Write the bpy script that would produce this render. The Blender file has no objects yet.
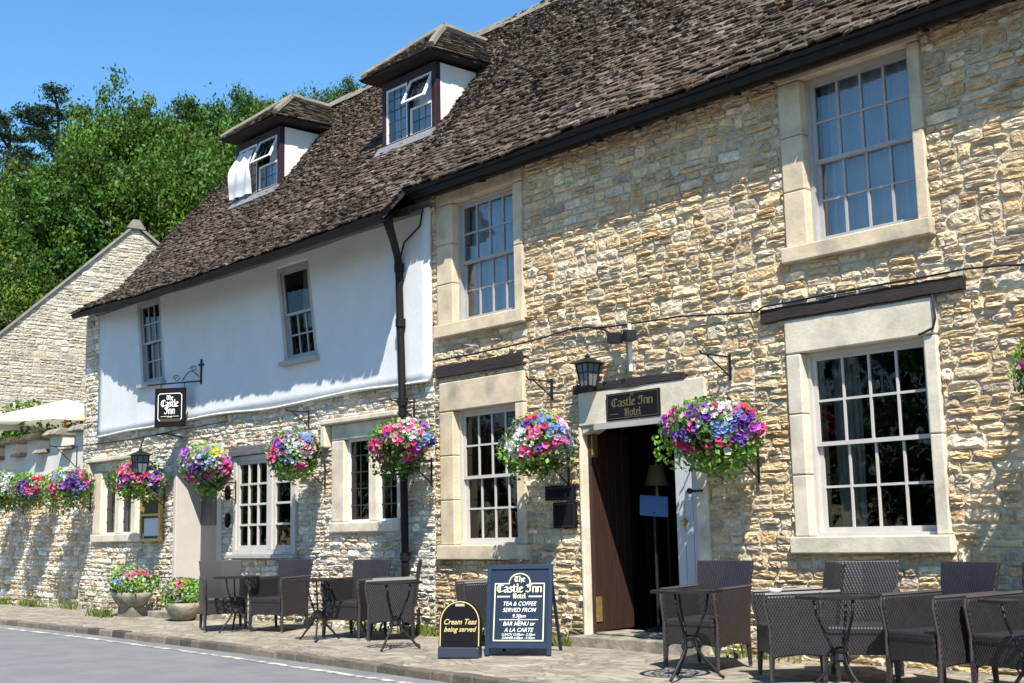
import bpy, math, random
from mathutils import Vector, Matrix, noise
SC = bpy.context.scene
C = SC.collection
R = math.radians
rnd = random.Random(7)
U = rnd.uniform

# ------------------------------------------------------------------ helpers
ORG = {}
def org(o): return ORG.get(o.name, Vector((0, 0, 0))) if o else Vector((0, 0, 0))

def tag(o, label=None, cat=None, group=None, kind=None):
    if label: o['label'] = label
    if cat: o['category'] = cat
    if group: o['group'] = group
    if kind: o['kind'] = kind
    return o

def thing(name, loc, label, cat, group=None, rz=0, kind=None):
    o = bpy.data.objects.new(name, None); C.objects.link(o)
    o.location = loc; o.rotation_euler = (0, 0, rz); o.empty_display_size = .2
    ORG[o.name] = Vector(loc)
    return tag(o, label, cat, group, kind)

def lerp(a, b, t): return a + (b - a) * t
def sstep(a, b, x):
    t = max(0, min(1, (x - a) / (b - a))); return t * t * (3 - 2 * t)
def nz(x, y=0, z=0, s=1): return noise.noise(Vector((x * s, y * s, z * s)))

class MB:
    def __init__(s): s.v = []; s.f = []; s.c = []
    def add(s, vs, fs, col=(1, 1, 1)):
        n = len(s.v); s.v += [tuple(p) for p in vs]
        if isinstance(col, list): s.c += col
        else: s.c += [col] * len(vs)
        s.f += [tuple(i + n for i in f) for f in fs]
    def box(s, x0, x1, y0, y1, z0, z1, col=(1, 1, 1)):
        s.add([(x0,y0,z0),(x1,y0,z0),(x1,y1,z0),(x0,y1,z0),(x0,y0,z1),(x1,y0,z1),(x1,y1,z1),(x0,y1,z1)],
              [(0,3,2,1),(4,5,6,7),(0,1,5,4),(1,2,6,5),(2,3,7,6),(3,0,4,7)], col)
    def hexa(s, pts, col=(1, 1, 1)):
        s.add(pts, [(0,3,2,1),(4,5,6,7),(0,1,5,4),(1,2,6,5),(2,3,7,6),(3,0,4,7)], col)
    def quad(s, a, b, c, d, col=(1, 1, 1)): s.add([a, b, c, d], [(0, 1, 2, 3)], col)
    def tube(s, pts, r, n=8, col=(1, 1, 1), cap=True):
        pts = [Vector(p) for p in pts]
        rs = r if isinstance(r, (list, tuple)) else [r] * len(pts)
        vs = []; fs = []
        up = None
        for i, p in enumerate(pts):
            t = (pts[min(i + 1, len(pts) - 1)] - pts[max(i - 1, 0)]).normalized()
            if up is None:
                up = Vector((0, 0, 1)) if abs(t.z) < .9 else Vector((1, 0, 0))
            a = t.cross(up)
            if a.length < 1e-4: a = t.cross(Vector((0, 1, 0)))
            a.normalize(); b = a.cross(t).normalized(); up = b
            for k in range(n):
                w = 2 * math.pi * k / n
                vs.append(p + (a * math.cos(w) + b * math.sin(w)) * rs[i])
        for i in range(len(pts) - 1):
            for k in range(n):
                fs.append((i*n+k, i*n+(k+1)%n, (i+1)*n+(k+1)%n, (i+1)*n+k))
        if cap:
            fs.append(tuple(range(n))[::-1]); fs.append(tuple((len(pts)-1)*n + k for k in range(n)))
        s.add(vs, fs, col)
    def lathe(s, prof, cx=0, cy=0, n=16, col=(1, 1, 1), sx=1, sy=1):
        vs = []; fs = []
        for r, z in prof:
            for k in range(n):
                w = 2 * math.pi * k / n
                vs.append((cx + r * sx * math.cos(w), cy + r * sy * math.sin(w), z))
        for i in range(len(prof) - 1):
            for k in range(n):
                fs.append((i*n+k, i*n+(k+1)%n, (i+1)*n+(k+1)%n, (i+1)*n+k))
        fs.append(tuple(range(n))[::-1]); fs.append(tuple((len(prof)-1)*n + k for k in range(n)))
        s.add(vs, fs, col)
    def prism(s, poly, d0, d1, P, col=(1, 1, 1)):
        """poly in (u,v), extruded from depth d0 to d1, P maps (u,v,d) to space"""
        n = len(poly)
        vs = [P(u, v, d0) for u, v in poly] + [P(u, v, d1) for u, v in poly]
        fs = [tuple(range(n)), tuple(range(2*n-1, n-1, -1))] + [(i, i+n, (i+1)%n+n, (i+1)%n) for i in range(n)]
        s.add(vs, fs, col)
    def map(s, fn): s.v = [tuple(fn(*p)) for p in s.v]; return s
    def build(s, name, mat, parent=None, smooth=False, bevel=0, local=False, label=None, kind=None, angle=None):
        me = bpy.data.meshes.new(name)
        o3 = Vector((0, 0, 0)) if local else org(parent)
        me.from_pydata([(p[0]-o3.x, p[1]-o3.y, p[2]-o3.z) for p in s.v], [], s.f)
        at = me.color_attributes.new('Col', 'FLOAT_COLOR', 'POINT')
        fl = []
        for c in s.c: fl += [c[0], c[1], c[2], 1]
        at.data.foreach_set('color', fl)
        me.update()
        o = bpy.data.objects.new(name, me); C.objects.link(o)
        o.data.materials.append(mat)
        if parent: o.parent = parent; ORG[o.name] = o3 if not local else org(parent)
        if smooth: me.polygons.foreach_set('use_smooth', [True] * len(me.polygons))
        if bevel:
            b = o.modifiers.new('bevel', 'BEVEL'); b.width = bevel; b.segments = 2; b.limit_method = 'ANGLE'
        if label: o['label'] = label
        if kind: o['kind'] = kind
        return o

def parts(mb, name, mat, parent, **k):
    """build every loose piece of mb as a mesh of its own, all called name"""
    n = len(mb.v); p = list(range(n))
    def find(a):
        while p[a] != a: p[a] = p[p[a]]; a = p[a]
        return a
    for f in mb.f:
        for q in f[1:]:
            a, b = find(f[0]), find(q)
            if a != b: p[a] = b
    g = {}
    for f in mb.f: g.setdefault(find(f[0]), []).append(f)
    out = []
    for fs in g.values():
        ids = sorted({i for f in fs for i in f}); mp = {v: i for i, v in enumerate(ids)}
        m = MB(); m.v = [mb.v[i] for i in ids]; m.c = [mb.c[i] for i in ids]; m.f = [tuple(mp[i] for i in f) for f in fs]
        out.append(m.build(name, mat, parent, **k))
    return out

# ------------------------------------------------------------------ materials
MATS = {}
def mat(name, col=(.5,.5,.5), rough=.8, attr=False, var=0.0, vscale=4, bump=0, bscale=30, metal=0, spec=.3, col2=None, thr=(.4,.65), detail=6, trans=0, bumpd=.01, dirt=None, stretch=None):
    m = bpy.data.materials.new(name); m.use_nodes = True
    nt = m.node_tree; N = nt.nodes; L = nt.links
    b = N['Principled BSDF']; b.inputs['Roughness'].default_value = rough
    b.inputs['Metallic'].default_value = metal; b.inputs['Specular IOR Level'].default_value = spec
    tc = N.new('ShaderNodeTexCoord'); co = tc.outputs['Object']
    if stretch:
        mp = N.new('ShaderNodeMapping'); mp.inputs['Scale'].default_value = stretch
        L.new(co, mp.inputs['Vector']); co = mp.outputs['Vector']
    cur = None
    if attr:
        a = N.new('ShaderNodeAttribute'); a.attribute_name = 'Col'
        mx = N.new('ShaderNodeMix'); mx.data_type = 'RGBA'; mx.blend_type = 'MULTIPLY'; mx.inputs['Factor'].default_value = 1
        mx.inputs['B'].default_value = (*col, 1); L.new(a.outputs['Color'], mx.inputs['A']); cur = mx.outputs['Result']
    else:
        rg = N.new('ShaderNodeRGB'); rg.outputs[0].default_value = (*col, 1); cur = rg.outputs[0]
    if col2:
        n2 = N.new('ShaderNodeTexNoise'); n2.inputs['Scale'].default_value = vscale * .6; n2.inputs['Detail'].default_value = detail
        L.new(co, n2.inputs['Vector'])
        mr = N.new('ShaderNodeMapRange'); mr.inputs['From Min'].default_value = thr[0]; mr.inputs['From Max'].default_value = thr[1]
        L.new(n2.outputs['Fac'], mr.inputs['Value'])
        mx = N.new('ShaderNodeMix'); mx.data_type = 'RGBA'
        L.new(mr.outputs['Result'], mx.inputs['Factor']); L.new(cur, mx.inputs['A']); mx.inputs['B'].default_value = (*col2, 1); cur = mx.outputs['Result']
    if var:
        n1 = N.new('ShaderNodeTexNoise'); n1.inputs['Scale'].default_value = vscale; n1.inputs['Detail'].default_value = detail; n1.inputs['Roughness'].default_value = .65
        L.new(co, n1.inputs['Vector'])
        mr = N.new('ShaderNodeMapRange'); mr.inputs['From Min'].default_value = .25; mr.inputs['From Max'].default_value = .75
        mr.inputs['To Min'].default_value = 1 - var; mr.inputs['To Max'].default_value = 1 + var
        L.new(n1.outputs['Fac'], mr.inputs['Value'])
        mx = N.new('ShaderNodeMix'); mx.data_type = 'RGBA'; mx.blend_type = 'MULTIPLY'; mx.inputs['Factor'].default_value = 1
        L.new(cur, mx.inputs['A']); L.new(mr.outputs['Result'], mx.inputs['B']); cur = mx.outputs['Result']
    L.new(cur, b.inputs['Base Color'])
    if bump:
        nb = N.new('ShaderNodeTexNoise'); nb.inputs['Scale'].default_value = bscale; nb.inputs['Detail'].default_value = 8; nb.inputs['Roughness'].default_value = .6
        L.new(co, nb.inputs['Vector'])
        bp = N.new('ShaderNodeBump'); bp.inputs['Strength'].default_value = bump; bp.inputs['Distance'].default_value = bumpd
        L.new(nb.outputs['Fac'], bp.inputs['Height']); L.new(bp.outputs['Normal'], b.inputs['Normal'])
    if trans:
        t = N.new('ShaderNodeBsdfTranslucent'); L.new(cur, t.inputs['Color'])
        ms = N.new('ShaderNodeMixShader'); ms.inputs[0].default_value = trans
        L.new(b.outputs[0], ms.inputs[1]); L.new(t.outputs[0], ms.inputs[2])
        L.new(ms.outputs[0], N['Material Output'].inputs['Surface'])
    MATS[name] = m
    return m

M_stone = mat('rubble_stone', attr=True, col=(1.08,.99,.88), rough=.92, var=.36, vscale=16, bump=1, bscale=24, bumpd=.035, col2=(.36,.34,.31), thr=(.60,.9), spec=.08)
M_stone2 = mat('cream_rubble_stone', attr=True, col=(1.10,1.06,1.0), rough=.92, var=.36, vscale=16, bump=1, bscale=24, bumpd=.035, col2=(.36,.35,.33), thr=(.60,.9), spec=.08)
M_mortar2 = mat('pale_lime_mortar', (.60,.54,.44), .95, var=.28, vscale=7, bump=1, bscale=30, bumpd=.03, spec=.08)
M_mortar = mat('lime_mortar', (.60,.51,.38), .95, var=.28, vscale=7, bump=1, bscale=30, bumpd=.03, spec=.08)
M_ash = mat('dressed_limestone', (.60,.49,.34), .88, var=.22, vscale=5, bump=.4, bscale=34, bumpd=.008, col2=(.40,.34,.26), thr=(.48,.70), spec=.1, detail=12)
M_ash2 = mat('pale_limestone', (.63,.56,.44), .88, var=.20, vscale=5, bump=.35, bscale=34, bumpd=.008, col2=(.46,.41,.33), thr=(.48,.72), spec=.1, detail=12)
M_plaster = mat('white_limewash', (.64,.645,.64), .9, var=.06, stretch=(1,1,.7), vscale=2.4, bump=.35, bscale=9, bumpd=.015, spec=.1, col2=(.54,.54,.50), thr=(.60,.85))
M_cheek = mat('cream_plaster', (.72,.69,.61), .9, var=.06, vscale=2, bump=.3, bscale=10, spec=.1)
M_render = mat('white_render', (.60,.575,.52), .9, var=.12, vscale=3, bump=.4, bscale=20, spec=.1)
M_tile = mat('stone_roof_tile', (.92,.93,.97), .95, attr=True, var=.38, vscale=10, bump=.9, bscale=30, bumpd=.02, spec=.08, col2=(.20,.185,.14), thr=(.60,.80), detail=9)
M_ridge = mat('ridge_stone', (.185,.165,.135), .95, var=.35, vscale=7, bump=.9, bscale=20, bumpd=.02, spec=.1)
M_beam = mat('dark_timber', (.035,.026,.024), .8, var=.5, vscale=6, bump=.8, bscale=18, bumpd=.015, stretch=(1,8,8))
M_black = mat('black_iron', (.010,.010,.012), .55, var=.3, vscale=20, spec=.35)
M_gut = mat('gutter_black', (.008,.0075,.008), .6, spec=.25)
M_sash = mat('grey_sash_paint', (.50,.47,.43), .5, var=.08, vscale=8, spec=.4)
M_grey = mat('lilac_grey_paint', (.37,.355,.345), .55, var=.12, vscale=6, spec=.4)
M_white = mat('white_paint', (.72,.71,.68), .5, var=.06, vscale=8, spec=.4)
M_maroon = mat('maroon_timber', (.032,.013,.017), .6, var=.3, vscale=8)
M_door = mat('brown_plank', (.042,.021,.016), .55, var=.35, vscale=5, bump=.5, bscale=14, bumpd=.006, stretch=(6,6,.7))
M_greydoor = mat('pale_grey_door', (.42,.44,.46), .5, var=.08, vscale=5)
M_brass = mat('old_brass', (.50,.36,.13), .45, var=.3, vscale=30, metal=.7)
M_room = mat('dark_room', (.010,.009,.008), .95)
M_curt = mat('net_curtain', (.84,.86,.88), .9, trans=.35)
M_curtd = mat('cream_curtain', (.60,.58,.50), .9, trans=.2)
M_lead = mat('lead_came', (.05,.05,.055), .5, metal=.3)
M_lead2 = mat('lead_flashing', (.22,.22,.22), .5, var=.2, vscale=6, metal=.2)
M_signblk = mat('sign_black', (.008,.008,.011), .8, spec=.12)
M_signnavy = mat('sign_navy', (.008,.019,.042), .5, spec=.4, var=.1, vscale=4)
M_navyframe = mat('navy_frame', (.012,.028,.060), .5, spec=.4, var=.15, vscale=10)
M_gold = mat('gold_letter', (.62,.50,.20), .5)
M_dgold = mat('dull_gold_letter', (.11,.088,.045), .7)
M_wl = mat('white_letter', (.80,.80,.76), .5)
M_cream = mat('cream_letter', (.72,.70,.45), .5)
M_leaf = mat('broad_leaf', (.64,.62,.6), .5, attr=True, trans=.3, spec=.25)
M_ivy = mat('basket_leaf', (1,1,1), .5, attr=True, trans=.3, spec=.3)
M_flower = mat('petal', (1,1,1), .6, attr=True, trans=.3, spec=.15)
M_bark = mat('bark', (.10,.075,.05), .95, var=.3, vscale=8, bump=.8, bscale=14, bumpd=.03)
M_moss = mat('coir_liner', (.10,.065,.03), 1, var=.4, vscale=20, bump=1, bscale=40, bumpd=.02)
M_trough = mat('weathered_trough', (.30,.26,.21), .95, var=.3, vscale=8, bump=.8, bscale=25, bumpd=.012, col2=(.14,.14,.10))
M_canvas = mat('cream_canvas', (.80,.73,.56), .8, trans=.3, var=.04, vscale=3)
M_wood = mat('parasol_wood', (.35,.2,.1), .6, var=.2, vscale=8)
M_shade = mat('lamp_fabric', (.45,.40,.32), .8, trans=.4)
M_blue = mat('blue_paper', (.09,.18,.36), .6)
M_wpost = mat('white_pvc', (.75,.75,.72), .4)
M_copper = mat('grass_blades', (1,1,1), .8, attr=True, trans=.3)
M_paper = mat('menu_paper', (.55,.62,.72), .6)

def weave():
    m = bpy.data.materials.new('synthetic_rattan_weave'); m.use_nodes = True
    nt = m.node_tree; N = nt.nodes; L = nt.links; b = N['Principled BSDF']
    b.inputs['Roughness'].default_value = .42; b.inputs['Specular IOR Level'].default_value = .45
    tc = N.new('ShaderNodeTexCoord'); sp = N.new('ShaderNodeSeparateXYZ'); L.new(tc.outputs['Object'], sp.inputs[0])
    def mth(op, a, b_=None):
        n = N.new('ShaderNodeMath'); n.operation = op
        for i, q in enumerate((a, b_)):
            if q is None: continue
            if hasattr(q, 'links'): L.new(q, n.inputs[i])
            else: n.inputs[i].default_value = q
        return n.outputs[0]
    f = 2 * math.pi / .024
    sx = mth('SINE', mth('MULTIPLY', mth('ADD', sp.outputs[0], mth('MULTIPLY', sp.outputs[1], 1.0)), f))
    sz = mth('SINE', mth('MULTIPLY', mth('ADD', sp.outputs[2], mth('MULTIPLY', sp.outputs[1], .0)), f * .55))
    pr = mth('MULTIPLY', sx, sz)
    mr = N.new('ShaderNodeMapRange'); mr.inputs['From Min'].default_value = -1; L.new(pr, mr.inputs['Value'])
    n1 = N.new('ShaderNodeTexNoise'); n1.inputs['Scale'].default_value = 26; n1.inputs['Detail'].default_value = 4; L.new(tc.outputs['Object'], n1.inputs['Vector'])
    rp = N.new('ShaderNodeValToRGB'); rp.color_ramp.elements[0].color = (.006,.005,.006,1); rp.color_ramp.elements[1].color = (.037,.032,.035,1)
    rp.color_ramp.elements[0].position = .15; rp.color_ramp.elements[1].position = .8
    av = mth('ADD', mth('MULTIPLY', mr.outputs[0], .62), mth('MULTIPLY', n1.outputs['Fac'], .42))
    L.new(av, rp.inputs['Fac']); L.new(rp.outputs['Color'], b.inputs['Base Color'])
    bp = N.new('ShaderNodeBump'); bp.inputs['Strength'].default_value = .8; bp.inputs['Distance'].default_value = .004
    L.new(mr.outputs[0], bp.inputs['Height']); L.new(bp.outputs['Normal'], b.inputs['Normal'])
    return m
M_weave = weave()

M_frost = mat('frosted_glass', (.30,.34,.38), .35, spec=.5, trans=.5)
def glass(name, tint=(.9,.95,1), refl=.10):
    m = bpy.data.materials.new(name); m.use_nodes = True; nt = m.node_tree; N = nt.nodes; L = nt.links
    N.remove(N['Principled BSDF'])
    t = N.new('ShaderNodeBsdfTransparent'); t.inputs[0].default_value = (*tint, 1)
    g = N.new('ShaderNodeBsdfGlossy'); g.inputs['Roughness'].default_value = .015
    nb = N.new('ShaderNodeTexNoise'); nb.inputs['Scale'].default_value = 2.5; tc = N.new('ShaderNodeTexCoord'); L.new(tc.outputs['Object'], nb.inputs['Vector'])
    bp = N.new('ShaderNodeBump'); bp.inputs['Strength'].default_value = .25; bp.inputs['Distance'].default_value = .02
    L.new(nb.outputs['Fac'], bp.inputs['Height']); L.new(bp.outputs['Normal'], g.inputs['Normal'])
    fr = N.new('ShaderNodeFresnel'); fr.inputs[0].default_value = 1.5
    a = N.new('ShaderNodeMath'); a.operation = 'ADD'; a.inputs[1].default_value = refl; L.new(fr.outputs[0], a.inputs[0])
    ms = N.new('ShaderNodeMixShader'); L.new(a.outputs[0], ms.inputs[0]); L.new(t.outputs[0], ms.inputs[1]); L.new(g.outputs[0], ms.inputs[2])
    L.new(ms.outputs[0], N['Material Output'].inputs['Surface'])
    return m
M_glass = glass('window_glass', refl=.0, tint=(.62,.66,.68))
M_glassu = glass('upper_glass', refl=.12, tint=(.88,.94,1))

def ground_mat(name, cols, scale, bumpd, rough=.95, edge=.5):
    m = bpy.data.materials.new(name); m.use_nodes = True; nt = m.node_tree; N = nt.nodes; L = nt.links; b = N['Principled BSDF']
    b.inputs['Roughness'].default_value = rough; b.inputs['Specular IOR Level'].default_value = .15
    tc = N.new('ShaderNodeTexCoord'); mp = N.new('ShaderNodeMapping'); mp.inputs['Scale'].default_value = (scale * .6, scale, scale)
    wn = N.new('ShaderNodeTexNoise'); wn.inputs['Scale'].default_value = 1.2; L.new(tc.outputs['Object'], wn.inputs['Vector'])
    ad = N.new('ShaderNodeVectorMath'); ad.operation = 'ADD'; L.new(tc.outputs['Object'], ad.inputs[0]); L.new(wn.outputs['Color'], ad.inputs[1])
    L.new(ad.outputs[0], mp.inputs['Vector'])
    v = N.new('ShaderNodeTexVoronoi'); v.inputs['Scale'].default_value = 1; L.new(mp.outputs[0], v.inputs['Vector'])
    ve = N.new('ShaderNodeTexVoronoi'); ve.feature = 'DISTANCE_TO_EDGE'; ve.inputs['Scale'].default_value = 1; L.new(mp.outputs[0], ve.inputs['Vector'])
    sp = N.new('ShaderNodeSeparateColor'); L.new(v.outputs['Color'], sp.inputs[0])
    rp = N.new('ShaderNodeValToRGB'); e = rp.color_ramp.elements; e[0].color = (*cols[0], 1); e[1].color = (*cols[1], 1)
    L.new(sp.outputs[0], rp.inputs[0])
    mr = N.new('ShaderNodeMapRange'); mr.inputs['From Max'].default_value = .12; L.new(ve.outputs['Distance'], mr.inputs['Value'])
    mr.inputs['To Min'].default_value = edge
    mx = N.new('ShaderNodeMix'); mx.data_type = 'RGBA'; mx.blend_type = 'MULTIPLY'; mx.inputs['Factor'].default_value = 1
    L.new(rp.outputs[0], mx.inputs['A']); L.new(mr.outputs[0], mx.inputs['B'])
    n1 = N.new('ShaderNodeTexNoise'); n1.inputs['Scale'].default_value = 3; n1.inputs['Detail'].default_value = 10; n1.inputs['Roughness'].default_value = .7; L.new(tc.outputs['Object'], n1.inputs['Vector'])
    m2 = N.new('ShaderNodeMapRange'); m2.inputs['From Min'].default_value = .3; m2.inputs['From Max'].default_value = .7; m2.inputs['To Min'].default_value = .65; m2.inputs['To Max'].default_value = 1.3; L.new(n1.outputs['Fac'], m2.inputs['Value'])
    mx2 = N.new('ShaderNodeMix'); mx2.data_type = 'RGBA'; mx2.blend_type = 'MULTIPLY'; mx2.inputs['Factor'].default_value = 1
    L.new(mx.outputs['Result'], mx2.inputs['A']); L.new(m2.outputs[0], mx2.inputs['B']); L.new(mx2.outputs['Result'], b.inputs['Base Color'])
    nb = N.new('ShaderNodeTexNoise'); nb.inputs['Scale'].default_value = 40; nb.inputs['Detail'].default_value = 6; L.new(tc.outputs['Object'], nb.inputs['Vector'])
    su = N.new('ShaderNodeMath'); su.operation = 'MULTIPLY_ADD'; su.inputs[1].default_value = .3; L.new(nb.outputs['Fac'], su.inputs[0]); L.new(mr.outputs[0], su.inputs[2])
    bp = N.new('ShaderNodeBump'); bp.inputs['Distance'].default_value = bumpd; L.new(su.outputs[0], bp.inputs['Height']); L.new(bp.outputs['Normal'], b.inputs['Normal'])
    return m
M_pave = ground_mat('buff_paving', ((.23,.20,.16),(.33,.29,.235)), 6.5, .03, edge=.72)
M_road = mat('asphalt', (.19,.19,.195), .92, var=.2, vscale=1.6, bump=1, bscale=110, bumpd=.012, detail=15, spec=.15, col2=(.115,.115,.12), thr=(.56,.9))
M_patch = mat('asphalt_patch', (.10,.10,.105), .9, var=.12, vscale=6, bump=.6, bscale=160, bumpd=.006)
M_line = mat('worn_road_paint', (.55,.52,.42), .8, var=.12, vscale=10, col2=(.20,.20,.19), thr=(.46,.56), detail=10)
M_kerb = mat('kerb_stone', (1,1,1), .9, attr=True, var=.3, vscale=9, bump=.8, bscale=30, bumpd=.015)
M_soil = mat('earth', (.06,.075,.03), 1, var=.4, vscale=1.2, bump=1, bscale=3, bumpd=.1)

# ------------------------------------------------------------------ stone walls
PAL_HONEY = [(.60,.48,.31),(.64,.53,.36),(.56,.45,.30),(.67,.58,.43),(.62,.55,.43),(.62,.50,.33),(.54,.47,.37),(.70,.64,.52),(.63,.52,.36),(.66,.57,.42),(.58,.44,.27),(.48,.42,.34)]
PAL_CREAM = [(.62,.58,.50),(.68,.65,.57),(.56,.52,.45),(.62,.55,.44),(.52,.50,.45),(.74,.72,.66),(.56,.45,.32)]
PAL_GREY = [(.52,.48,.40),(.56,.52,.44),(.48,.44,.36),(.60,.56,.48),(.46,.42,.35),(.56,.48,.36)]
def stones(mb, x0, x1, z0, z1, holes, P, pal, big=1.0, depth=(.010,.034), keep=None, warp=.03):
    z = z0
    while z < z1 - .02:
        bh = U(.062, .165) * big
        if z + bh > z1 - .07: bh = z1 - z
        x = x0 - U(0, .1)
        while x < x1:
            w = U(.11, .37) * big
            if x + w > x1 - .1: w = x1 - x
            k = 1 if bh < .095 * big else rnd.choice((1, 2, 2) if bh > .13 * big else (1, 1, 2))
            cuts = [0] + sorted((i + U(-.22, .22)) / k for i in range(1, k)) + [1]
            for a, b in zip(cuts, cuts[1:]):
                zz0 = z + bh * a; zz1 = z + bh * b
                sub = [(x, x + w)]
                if k > 1 and w > .28 * big and rnd.random() < .5:
                    c = x + w * U(.35, .65); sub = [(x, c), (c, x + w)]
                for a0, a1 in sub:
                    r = [max(a0, x0), min(a1, x1), zz0, zz1]; ok = True
                    for h in holes:
                        if r[0] < h[1] and r[1] > h[0] and r[2] < h[3] and r[3] > h[2]:
                            opts = [(h[0]-r[0], 0), (r[1]-h[1], 1), (h[2]-r[2], 2), (r[3]-h[3], 3)]
                            o = max(opts)
                            if o[0] < .03: ok = False; break
                            if o[1] == 0: r[1] = h[0]
                            elif o[1] == 1: r[0] = h[1]
                            elif o[1] == 2: r[3] = h[2]
                            else: r[2] = h[3]
                    if not ok or r[1]-r[0] < .04 or r[3]-r[2] < .03: continue
                    if keep and not keep((r[0]+r[1])/2, (r[2]+r[3])/2): continue
                    stone(mb, r, P, pal, depth, warp)
            x += w
        z += bh
def stone(mb, r, P, pal, depth, warp):
    cx = (r[0]+r[1])/2; cz = (r[2]+r[3])/2; g = U(.003, .008)
    hw = (r[1]-r[0])/2 - g; hh = (r[3]-r[2])/2 - g
    if hw < .012 or hh < .01: return
    d = U(*depth); n = 12; tx = U(-.3, .3) * d; tz = U(-.5, .5) * d
    base = rnd.choice(pal); k = U(.78, 1.16)
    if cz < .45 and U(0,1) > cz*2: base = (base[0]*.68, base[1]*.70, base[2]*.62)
    wx = U(-.05, .05); col = tuple(min(.9, c * k) for c in base)
    dark = tuple(c * .8 for c in col)
    vs = []; cs = []
    e = U(3.5, 10)
    ring = []
    for i in range(n):
        t = 2 * math.pi * (i + .5) / n + U(-.1, .1)
        c, s = math.cos(t), math.sin(t)
        q = (abs(c)**e + abs(s)**e) ** (-1/e) * U(.90, 1.03)
        ring.append((c * q * 1.0, s * q * 1.0))
    def put(u, v, dd):
        x = cx + u * hw + wx * v * hh; zz = cz + v * hh
        x += warp * nz(x, zz, 3, .9); zz += warp * nz(x, zz, 9, .8) * 1.6
        vs.append(P(x, zz, dd)); cs.append(col)
    for u, v in ring: put(u, v, -.02)
    for u, v in ring: put(u * U(.95,.99), v * U(.92,.98), d * U(.45, .95))
    for u, v in ring: put(u * .74 * U(.82,1.14), v * .66 * U(.7,1.2), d * U(.55, 1.35) + tx*u + tz*v)
    for u, v in ring[::3]: put(u * .3, v * .3, d * U(.6, 1.5) + tx*u*.3 + tz*v*.3)
    fs = []
    for q in range(2):
        for i in range(n):
            fs.append((q*n+i, q*n+(i+1)%n, (q+1)*n+(i+1)%n, (q+1)*n+i))
    for j in range(4):
        a = 3*n + j; b = 3*n + (j+1) % 4
        for i in range(3):
            fs.append((2*n + (3*j+i), 2*n + (3*j+i+1) % n, a if i < 2 else a))
        fs.append((a, 2*n + (3*j+3) % n, b))
    fs.append((3*n, 3*n+1, 3*n+2, 3*n+3))
    mb.add(vs, fs, cs)

def slab_with_holes(mb, x0, x1, z0, z1, holes, P, d0, d1):
    xs = sorted({x0, x1, *[min(max(h[i], x0), x1) for h in holes for i in (0, 1)]})
    zs = sorted({z0, z1, *[min(max(h[i], z0), z1) for h in holes for i in (2, 3)]})
    for a, b in zip(xs, xs[1:]):
        run = None
        for c, d in list(zip(zs, zs[1:])) + [(None, None)]:
            solid = c is not None and not any(a >= h[0]-1e-6 and b <= h[1]+1e-6 and c >= h[2]-1e-6 and d <= h[3]+1e-6 for h in holes)
            if solid:
                run = (run[0], d) if run else (c, d)
            elif run:
                vs = [P(a, run[0], d0), P(b, run[0], d0), P(b, run[1], d0), P(a, run[1], d0), P(a, run[0], d1), P(b, run[0], d1), P(b, run[1], d1), P(a, run[1], d1)]
                mb.add(vs, [(0,1,2,3),(7,6,5,4),(0,4,5,1),(1,5,6,2),(2,6,7,3),(3,7,4,0)])
                run = None

PF = lambda u, v, d: (u, -d, v)          # facade plane, d towards the street

# ================================================================== THE INN
inn = thing('inn_building', (-12, 0, 0), 'long stone village inn with stone-tiled roof, two dormers and a white limewashed upper storey', 'building')

UR = (-6.88, -5.40, 3.64, 5.44, -6.64, -5.51, 3.79, 5.38)
LR = (-6.95, -5.42, .97, 3.11, -6.79, -5.54, 1.12, 2.79)
UM = (-12.14, -10.55, 3.61, 5.44, -11.83, -10.70, 3.77, 5.29)
LM = (-12.12, -10.58, .91, 3.05, -11.86, -10.73, 1.08, 2.69)
W3 = (-14.5, -12.94, 1.26, 2.78, 0, 0, 0, 0)
W2 = (-17.16, -15.38, .96, 2.56, 0, 0, 0, 0)
W1 = (-22.2, -20.12, 1.2, 2.66, 0, 0, 0, 0)
D1 = (-9.68, -8.02, .0, 2.70)
D0 = (-19.0, -17.62, .0, 2.5)
XR = .6
holesR = [UR[:4], LR[:4], UM[:4], LM[:4], D1, (-7.18,-5.15,3.13,3.25), (-12.13,-10.6,3.13,3.26)]
holesL = [W3[:4], W2[:4], W1[:4], D0]
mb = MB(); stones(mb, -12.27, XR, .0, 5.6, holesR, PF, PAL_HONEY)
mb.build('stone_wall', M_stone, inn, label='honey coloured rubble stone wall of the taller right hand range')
mb = MB(); slab_with_holes(mb, -12.27, XR, -.1, 5.44, [UR[:4], LR[:4], UM[:4], LM[:4], D1], PF, 0, -.3)
mb.build('mortar_joints', M_mortar, inn)
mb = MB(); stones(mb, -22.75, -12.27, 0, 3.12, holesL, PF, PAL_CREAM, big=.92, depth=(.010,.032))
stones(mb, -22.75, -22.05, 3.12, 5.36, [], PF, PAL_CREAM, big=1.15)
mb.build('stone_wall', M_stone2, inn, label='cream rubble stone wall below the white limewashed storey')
mb = MB(); slab_with_holes(mb, -22.75, -12.27, -.1, 3.12, holesL, PF, 0, -.3); slab_with_holes(mb, -22.75, -12.27, 3.12, 5.45, [(-20.6,-19.3,3.7,5.35),(-16.05,-14.7,3.6,5.2)], PF, 0, -.3)
mb.build('mortar_joints', M_mortar2, inn)

# quoin edge on the corner beside the tall range: narrow dressed blocks between plaster and upper window
LEAN = .18
def lean(x, y, z):
    w = sstep(-22.0, -20.8, x) * (1 - sstep(-14.6, -12.8, x))
    return (x + LEAN * (5.2 - z) * w * (1 if z > 3.0 else 0), y, z)
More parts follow.
